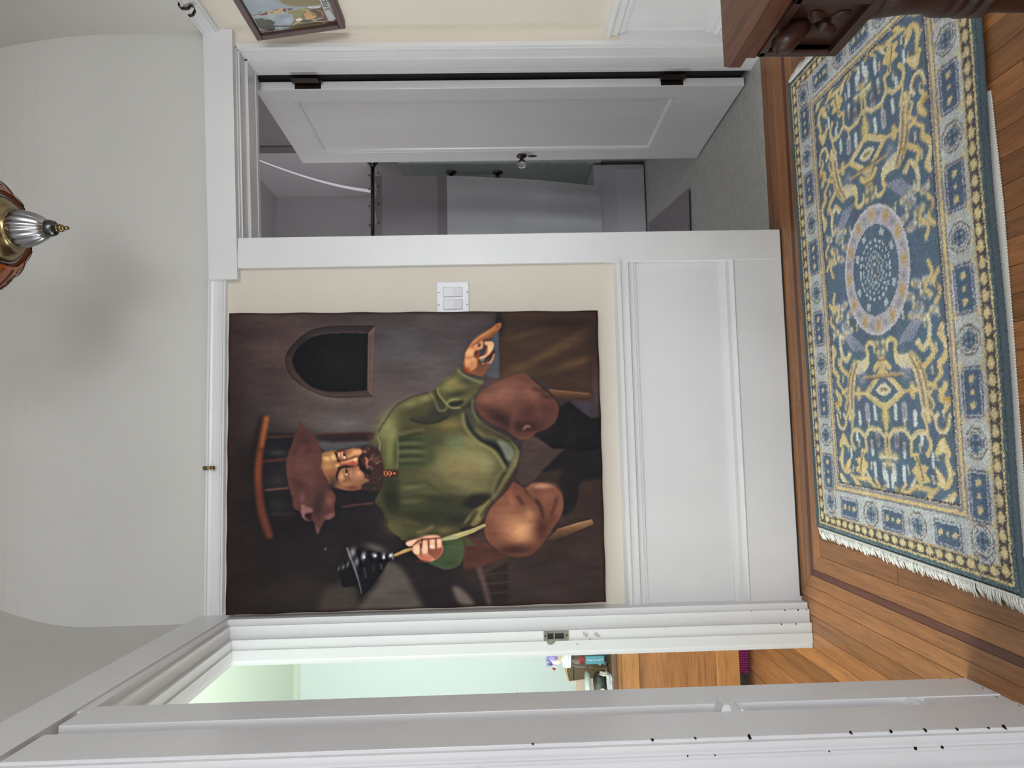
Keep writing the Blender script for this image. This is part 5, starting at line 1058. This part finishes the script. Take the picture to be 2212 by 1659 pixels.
        lx, ly = (1, 0) if hx > hy else (0, 1)
        for t, g in ((-.52, 3.6), (0, 2.4), (.52, 3.6)):
            px, py = x+lx*hx*t, y+ly*hy*t
            c.poly([(px-g*(1-.2*ly), py-g*.6), (px+g*.3, py-g), (px+g, py+g*.4), (px-g*.2, py+g)], (200, 180, 132), .5)
    def octo(x, y):
        for R_, col in ((15, BRN), (13.4, PALE), (11.2, BRN), (9.8, PALE), (8.4, (78, 100, 126))):
            c.poly([(x+R_*math.cos(a+.39), y+R_*.98*math.sin(a+.39)) for a in np.arange(8)*math.pi/4], col, .5, 1, False)
        for k in range(8): c.blob(x+4.5*math.cos(k*.785), y+4.5*math.sin(k*.785), 1.6, 1.6, PALE if k % 2 else NAVY, .7)
        c.blob(x, y, 2.2, 2.2, DRK, .9)
    for k, x in enumerate((31, 76, 122, 167, 213, 259, 306)):
        for xx in {x, W-x}:
            for y in (38.5, Hh-38.5):
                if k % 2: rect(xx, y, 23, 12.5)
                else: octo(xx, y)
                for s in (-1, 1): c.blob(xx+s*22, y-13, 4, 3, YEL, .5); c.blob(xx+s*22, y+13, 4, 3, YEL, .5)
    for k, y in enumerate((84, 129, 170, 211, 256)):
        for x in (36, W-36):
            if k % 2 == 0: rect(x, y, 12.5, 19)
            else: octo(x, y)
    for x in (38, W-38):
        for y in (39, Hh-39): octo(x, y)
    # ragged knots and fading
    jy, jx = np.clip(np.arange(Hh)[:, None]+np.rint(r.randn(Hh, W)*.55).astype(int), 0, Hh-1), np.clip(np.arange(W)[None]+np.rint(r.randn(Hh, W)*.55).astype(int), 0, W-1)
    c.a = c.a[jy, jx]
    c.a *= 1+.07*r.randn(Hh, W, 1); c.noise(.03, 40, 8, 3); c.a += r.randn(Hh, W, 3)*3
    return c.a
# ------------------------------------------------------------------ painting, framed picture, rug
def srgb2lin(a):
    a = np.clip(a, 0, 255)/255; return np.where(a <= .04045, a/12.92, ((a+.055)/1.055)**2.4)
def colour_grid(name, P, cols, m, parent, sm=True):
    """grid of points (rows, cols, 3) carrying one colour per point"""
    h, w_ = P.shape[:2]; me = bpy.data.meshes.new('m'); n = h*w_
    idx = np.arange(n).reshape(h, w_); q = np.stack([idx[:-1, :-1], idx[:-1, 1:], idx[1:, 1:], idx[1:, :-1]], -1).reshape(-1, 4)
    me.vertices.add(n); me.vertices.foreach_set('co', P.reshape(-1).astype(np.float32))
    me.loops.add(q.size); me.loops.foreach_set('vertex_index', q.reshape(-1).astype(np.int32))
    me.polygons.add(len(q)); me.polygons.foreach_set('loop_start', (np.arange(len(q))*4).astype(np.int32)); me.polygons.foreach_set('use_smooth', np.ones(len(q), bool))
    me.update(calc_edges=True)
    a = me.color_attributes.new('paint', 'FLOAT_COLOR', 'POINT'); a.data.foreach_set('color', np.concatenate([cols.reshape(-1, 3), np.ones((n, 1))], 1).reshape(-1).astype(np.float32))
    return obj(name, me, m, parent)
def sample(a, x, y):
    x = np.clip(x, 0, a.shape[1]-1.001); y = np.clip(y, 0, a.shape[0]-1.001); x0 = x.astype(int); y0 = y.astype(int); fx = (x-x0)[..., None]; fy = (y-y0)[..., None]
    return a[y0, x0]*(1-fx)*(1-fy)+a[y0, x0+1]*fx*(1-fy)+a[y0+1, x0]*(1-fx)*fy+a[y0+1, x0+1]*fx*fy
# -- the oil painting
PAINT_GAIN = 1.08
pc = paint_portrait()
lo = np.stack([Canvas.blur(pc.a[..., k], 7) for k in range(3)], -1); pc.a = pc.a+.45*(pc.a-lo)      # crisper brushwork
pc.a = 60+(pc.a-60)*1.24; pc.a = (pc.a.mean(-1, keepdims=True)*.14+pc.a*.86)*np.array((1.04, .985, .95))
pt_ = thing('painting', 'large unframed oil painting of seated bearded man in green tunic', 'painting', (-.07, -.045, 1.337))
C4 = [np.array(q) for q in ((-.583, -.047, 1.984), (.452, -.047, 1.984), (-.577, -.047, .690), (.437, -.047, .686))]     # TL TR BL BR
A4 = [np.array(q, float) for q in ((488, 1332), (495, 677), (1309, 1303), (1290, 671))]
R, Cc = 520, 414
vv, uu = np.meshgrid(np.linspace(0, 1, R), np.linspace(0, 1, Cc), indexing='ij'); vv = vv[..., None]; uu = uu[..., None]
bil = lambda Q: (Q[0]*(1-uu)+Q[1]*uu)*(1-vv)+(Q[2]*(1-uu)+Q[3]*uu)*vv
P = bil(C4); T = bil(A4)
cols = srgb2lin(sample(pc.a, T[..., 0]-pc.x0, T[..., 1]-pc.y0))*PAINT_GAIN
r_ = np.random.RandomState(2); P = P.copy()
ed = np.minimum(np.minimum(uu, 1-uu)*Cc, np.minimum(vv, 1-vv)*R)[..., 0]
P[..., 1] += np.where(ed < 2, .003*(1-ed/2)**2, 0)
wob = .0012*np.sin(np.linspace(0, 40, R))[:, None]*np.ones((1, Cc)); P[:, 0, 0] += wob[:, 0]; P[:, -1, 0] += wob[:, -1]; P[0, :, 2] += .001*np.sin(np.linspace(0, 37, Cc)); P[-1, :, 2] += .001*np.sin(np.linspace(0, 37, Cc))
colour_grid('canvas', P, np.clip(cols, 0, .9), vcol('oil_paint', .5, bump=.08, bscale=260, spec=.1), pt_)
q = [tuple(c+np.array((dx, .0032, dz))) for c, dx, dz in zip((C4[0], C4[1], C4[3], C4[2]), (.0005, -.0005, -.0005, .0005), (-.0005, -.0005, .0005, .0005))]
MB().prism(q, (0, .030, 0)).build('canvas_edge', mottled('raw_canvas', (.50, .42, .31), (.24, .17, .12), 20, .8), pt_)

# -- the framed picture on the right wall
fp = thing('framed_picture', 'dark wood framed folk picture with church tower and tree', 'framed picture', (1.47, -.2, 1.72))
def FP(q):       # (a along the wall from the left edge, d out of the wall, b down from the top)
    a, d, b = q; n = b/.318
    return (1.446+.048*n-d, -.070-a+.006*n, 1.882-.313*n)
WF = mottled('walnut_frame', (.085, .040, .030), (.06, .028, .022), 14, .4, stretch=(1, 1, 4))
Wd, Hd, fb_ = .285, .318, .021
for a, b in (((0, 0), (Wd, fb_)), ((0, Hd-fb_), (Wd, Hd)), ((0, fb_), (fb_, Hd-fb_)), ((Wd-fb_, fb_), (Wd, Hd-fb_))):
    MB().box((a[0], -.010, a[1]), (b[0], .012, b[1]), .003).build('frame_bar', WF, fp, FP)
MB().box((.004, -.012, .004), (Wd-.004, -.006, Hd-.004)).build('backing', WF, fp, FP)
cv = Canvas(0, 0, 243, 276, (120, 128, 136))
src = [(545, 590), (1925, 425), (1790, 0), (200, 0)]; dst = [(0, 0), (0, 276), (108, 276), (112, 0)]
A_ = []; b_ = []
for (x, y), (u, v) in zip(src, dst): A_ += [[x, y, 1, 0, 0, 0, -u*x, -u*y], [0, 0, 0, x, y, 1, -v*x, -v*y]]; b_ += [u, v]
Hf = np.append(np.linalg.solve(np.array(A_, float), np.array(b_, float)), 1).reshape(3, 3)
def Pf(pts): p = np.c_[np.array(pts, float), np.ones(len(pts))] @ Hf.T; return p[:, :2]/p[:, 2:]
cv.P = Pf; cv.tf = (0, 0, 7.)
for x, y, rx, ry, c_ in ((560, 230, 90, 40, (92, 110, 122)), (900, 300, 60, 160, (86, 104, 118)), (760, 200, 110, 80, (140, 148, 156)), (1080, 300, 110, 120, (150, 152, 164)), (460, 120, 60, 60, (150, 156, 160)), (960, 480, 80, 30, (150, 156, 160)), (1000, 200, 40, 120, (100, 118, 128))): cv.blob(x, y, rx*7/4, ry*7/4, c_, .8)
cv.poly([(1200, 180), (1330, 90), (1700, 0), (1900, 400), (1700, 430), (1200, 500), (1170, 420), (1210, 300)], (104, 98, 62), 1.5); cv.poly([(1480, 0), (1660, 0), (1860, 420), (1650, 430), (1520, 200)], (66, 48, 36), 1.5, .9)
cv.blob(1330, 200, 110, 120, (70, 74, 48), .8); cv.poly([(1180, 470), (1650, 420), (1860, 410), (1780, 440), (1200, 500)], (92, 80, 48), 1.2)
cv.poly([(345, 190), (420, 210), (500, 190), (600, 240), (700, 240), (830, 330), (800, 400), (840, 440), (820, 540), (640, 520), (480, 440), (420, 330)], (46, 50, 36), 1.3); cv.blob(600, 340, 160, 120, (62, 66, 44), .7); cv.blob(460, 240, 80, 50, (70, 78, 52), .6); cv.blob(700, 430, 90, 60, (38, 40, 32), .8)
cv.line([(760, 420), (900, 430), (1160, 440), (1500, 415), (1640, 395)], [60, 44, 40, 52, 70], (50, 36, 32), 1); cv.line([(800, 470), (640, 430)], 26, (40, 34, 28), 1.2)
cv.poly([(400, 80), (470, 70), (560, 60), (640, 30), (660, 100), (560, 112), (440, 95)], (92, 36, 38), .8); cv.poly([(655, 40), (800, 30), (900, 0), (1010, 10), (990, 130), (900, 110), (830, 100), (680, 100)], (164, 142, 92), .8); cv.poly([(770, 0), (900, 0), (800, 20)], (104, 44, 44), .8)
cv.poly([(700, 60), (790, 55), (790, 80), (705, 80)], (44, 38, 34), .6, 1, False); cv.blob(902, 62, 40, 36, (70, 60, 52), 1); cv.blob(902, 62, 24, 22, (196, 184, 156), 1)
cv.poly([(970, 40), (1000, 8), (1120, 20), (1180, 40), (1080, 70), (1000, 80)], (64, 46, 44), .8); cv.blob(1060, 48, 50, 22, (196, 160, 150), .9)
cv.poly([(1080, 90), (1200, 70), (1380, 65), (1450, 110), (1450, 150), (1380, 120), (1340, 260), (1240, 300), (1200, 180), (1100, 150)], (112, 108, 70), .9); cv.line([(1340, 80), (1440, 110), (1420, 150)], 22, (170, 150, 90), .8)
cv.poly([(1380, 180), (1500, 160), (1600, 260), (1480, 330), (1420, 300)], (156, 122, 78), .9)
for k in range(5): cv.line([(1500+24*k, 170), (1540+24*k, 250)], 9, (40, 30, 26), .7)
cv.line([(1600, 130), (1680, 200), (1690, 280)], 26, (150, 112, 72), 1); cv.poly([(1440, 20), (1480, 0), (1620, 0), (1640, 80), (1560, 90), (1460, 70)], (176, 172, 172), .9)
for L_ in ([(1470, 10), (1540, 70)], [(1520, 0), (1600, 70)], [(1580, 10), (1630, 60)]): cv.line(L_, 10, (54, 50, 56), .6)
cv.poly([(1240, 310), (1300, 275), (1360, 300), (1340, 345), (1280, 340)], (206, 196, 186), .7); cv.blob(1300, 330, 34, 20, (186, 140, 110), .9); cv.poly([(1320, 340), (1440, 330), (1540, 350), (1440, 385)], (46, 48, 62), .8)
cv.line([(1540, 340), (1690, 310)], 22, (190, 170, 160), .8); cv.line([(1560, 365), (1720, 395)], 22, (190, 170, 160), .8); cv.line([(1200, 440), (1240, 395), (1320, 350)], [10, 20, 14], (186, 180, 176), .7); cv.line([(1420, 300), (1580, 270)], 14, (196, 160, 110), .8)
cv.poly([(1655, 0), (1700, 0), (1870, 330), (1860, 350), (1780, 372), (1750, 280)], (150, 152, 158), .7, 1, False); cv.line([(1710, 430), (1760, 380), (1900, 340)], 22, (140, 142, 146), .8)
for (x, y) in ((560, 540), (640, 560), (700, 570)): cv.blob(x, y, 40, 26, (120, 52, 44), .9)
cv.line([(470, 440), (540, 500), (700, 530), (830, 545)], 12, (120, 116, 108), .8); cv.blob(1850, 395, 40, 30, (110, 70, 50), .9); cv.blob(270, 50, 40, 30, (150, 130, 110), .8); cv.line([(200, 20), (330, 90), (500, 0)], 14, (66, 56, 54), .8)
cv.poly([(1930, 430), (1890, 380), (1760, 430), (1700, 440)], (70, 40, 34), .8)
# the half out of the photograph: more meadow and sky
cv.P = lambda pts: np.array(pts, float); cv.tf = (0, 0, 1.)
cv.poly([(125, 130), (243, 120), (243, 276), (112, 276)], (100, 92, 60), 3); cv.blob(200, 60, 40, 24, (150, 154, 160), .8)
cv.poly([(60, 242), (243, 242), (243, 266), (8, 262), (14, 244)], (148, 150, 156), .8, 1, False)
fa, fb2 = np.meshgrid(np.linspace(fb_, Wd-fb_, 243), np.linspace(fb_, Hd-fb_, 276))
Pp = np.stack(FP((fa, np.full_like(fa, -.003), fb2)), -1)
pan = colour_grid('picture_panel', Pp, np.clip(srgb2lin(cv.a)*1.5, 0, .9), vcol('picture_print', .4), fp)
def fpm(a, b):    # text plane on the picture
    o = Vector(FP((a, -.0025, b))); ex = Vector(FP((a+.1, -.0025, b)))-o; ey = Vector(FP((a, -.0025, b-.1)))-o; ex.normalize(); ey.normalize(); ez = ex.cross(ey)
    m_ = Matrix.Identity(4)
    for i in range(3): m_[i][0] = ex[i]; m_[i][1] = ey[i]; m_[i][2] = ez[i]; m_[i][3] = o[i]
    return m_
text('S·ISIDORUS', .022, fpm(.155, .2765), BLACK, fp, 'banner_lettering', .0002, 1.15)

# -- the rug
RUG_GAIN = 1.12
ra = weave_rug(); ra = ra.mean(-1, keepdims=True)*.2+ra*.8; ra = 125+(ra-125)*1.12; h, w_ = ra.shape[:2]
ru = thing('rug', 'blue and gold knotted wool rug with white fringed ends', 'rug', (.43, -.61, .003))
Q = [np.array(q) for q in ((-.319, -.196), (1.199, -.172), (-.345, -1.032), (1.176, -1.036))]
vv, uu = np.meshgrid(np.linspace(0, 1, h), np.linspace(0, 1, w_), indexing='ij')
G = (Q[0]*(1-uu[..., None])+Q[1]*uu[..., None])*(1-vv[..., None])+(Q[2]*(1-uu[..., None])+Q[3]*uu[..., None])*vv[..., None]
ed = np.minimum(np.minimum(uu, 1-uu)*w_, np.minimum(vv, 1-vv)*h)
rr_ = np.random.RandomState(8)
Z = .0125+.0009*np.sin(uu*9+1)*np.sin(vv*7)-np.where(ed < 4, .009*(1-ed/4)**2, 0)+rr_.rand(h, w_)*.0014
G = G.copy(); G[..., 1] += .003*np.sin(uu*14)*(vv > .5)*(vv-.5)*2
colour_grid('pile', np.concatenate([G, Z[..., None]], -1), np.clip(srgb2lin(ra)*RUG_GAIN, 0, .9), vcol('wool_knots', .95, bump=.5, bscale=1500), ru)
MB().prism([(*Q[0]+.002, .0032), (*Q[1], .0032), (*Q[3], .0032), (*Q[2]+.002, .0032)], (0, 0, .003)).build('backing', mottled('rug_back', (.30, .30, .28), (.26, .26, .25), 60, .9), ru)
TEALW = mottled('blue_edge_yarn', (.085, .12, .14), (.05, .075, .09), 300, .95, bump=.6, bscale=600)
for a, b in ((0, 1), (2, 3)):
    n = 220; pts = [(*(Q[a]+(Q[b]-Q[a])*t+np.array((0, .003*math.sin(t*14) if a == 2 else 0))), .0095) for t in np.linspace(0, 1, n)]
    MB().tube(pts, [.0058+.0009*(i % 2) for i in range(n)], 8).build('edge_binding', TEALW, ru)
FRM = mottled('white_cotton', (.74, .73, .69), (.66, .65, .61), 200, .9)
for a, b, s in ((0, 2, -1), (1, 3, 1)):
    fr = MB(); d = (Q[b]-Q[a]); L = np.linalg.norm(d); d /= L; o_ = np.array((d[1], -d[0])); o_ = o_ if o_[0]*s > 0 else -o_; R1 = random.Random(3+s)
    n = 175
    for i in range(n):
        t = (i+.5)/n*L; base = Q[a]+d*t; ln = .022+.014*R1.random(); sw = R1.uniform(-.010, .012)
        for k in range(4):
            o2 = R1.uniform(-.0025, .0025); e2 = sw+R1.uniform(-.006, .006)
            p0 = base+d*o2; p1 = base+o_*ln*.5+d*(o2*.5+e2*.35); p2 = base+o_*ln*R1.uniform(.85, 1.1)+d*(e2)
            fr.tube([(*p0, .008+.001*k), (*p1, .006+.0012*k), (*p2, .0022+.0008*k)], [.0012, .0017, .0007], 4)
    fr.tube([(*(Q[a]+d*t*L+o_*.003), .009+.0012*(k % 2)) for k, t in enumerate(np.linspace(0, 1, 240))], .0026, 6)
    fr.build('fringe', FRM, ru, kind='stuff')
pad = MB(); 
pq = [(-.25, -.25), (1.0, -.23), (.70, -1.0445), (.45, -1.0525), (.2, -1.0505), (-.1, -1.046), (-.27, -1.03)]
pad.prism([(x, y, .0002) for x, y in pq], (0, 0, .0024))
for k in range(150):
    t = k/149; x = -.25+.93*t; y = float(np.interp(x, [-.27, -.1, .2, .45, .70], [-1.031, -1.046, -1.0505, -1.0525, -1.0445])); pad.lathe([(0, -.0022), (.0026, 0), (0, .0022)], (x, y-.0015, .0024), 'Z', 6)
po = pad.build('rug_pad', FRM); tag(po, 'white anti slip pad peeking out under the near edge of the rug', 'rug pad')
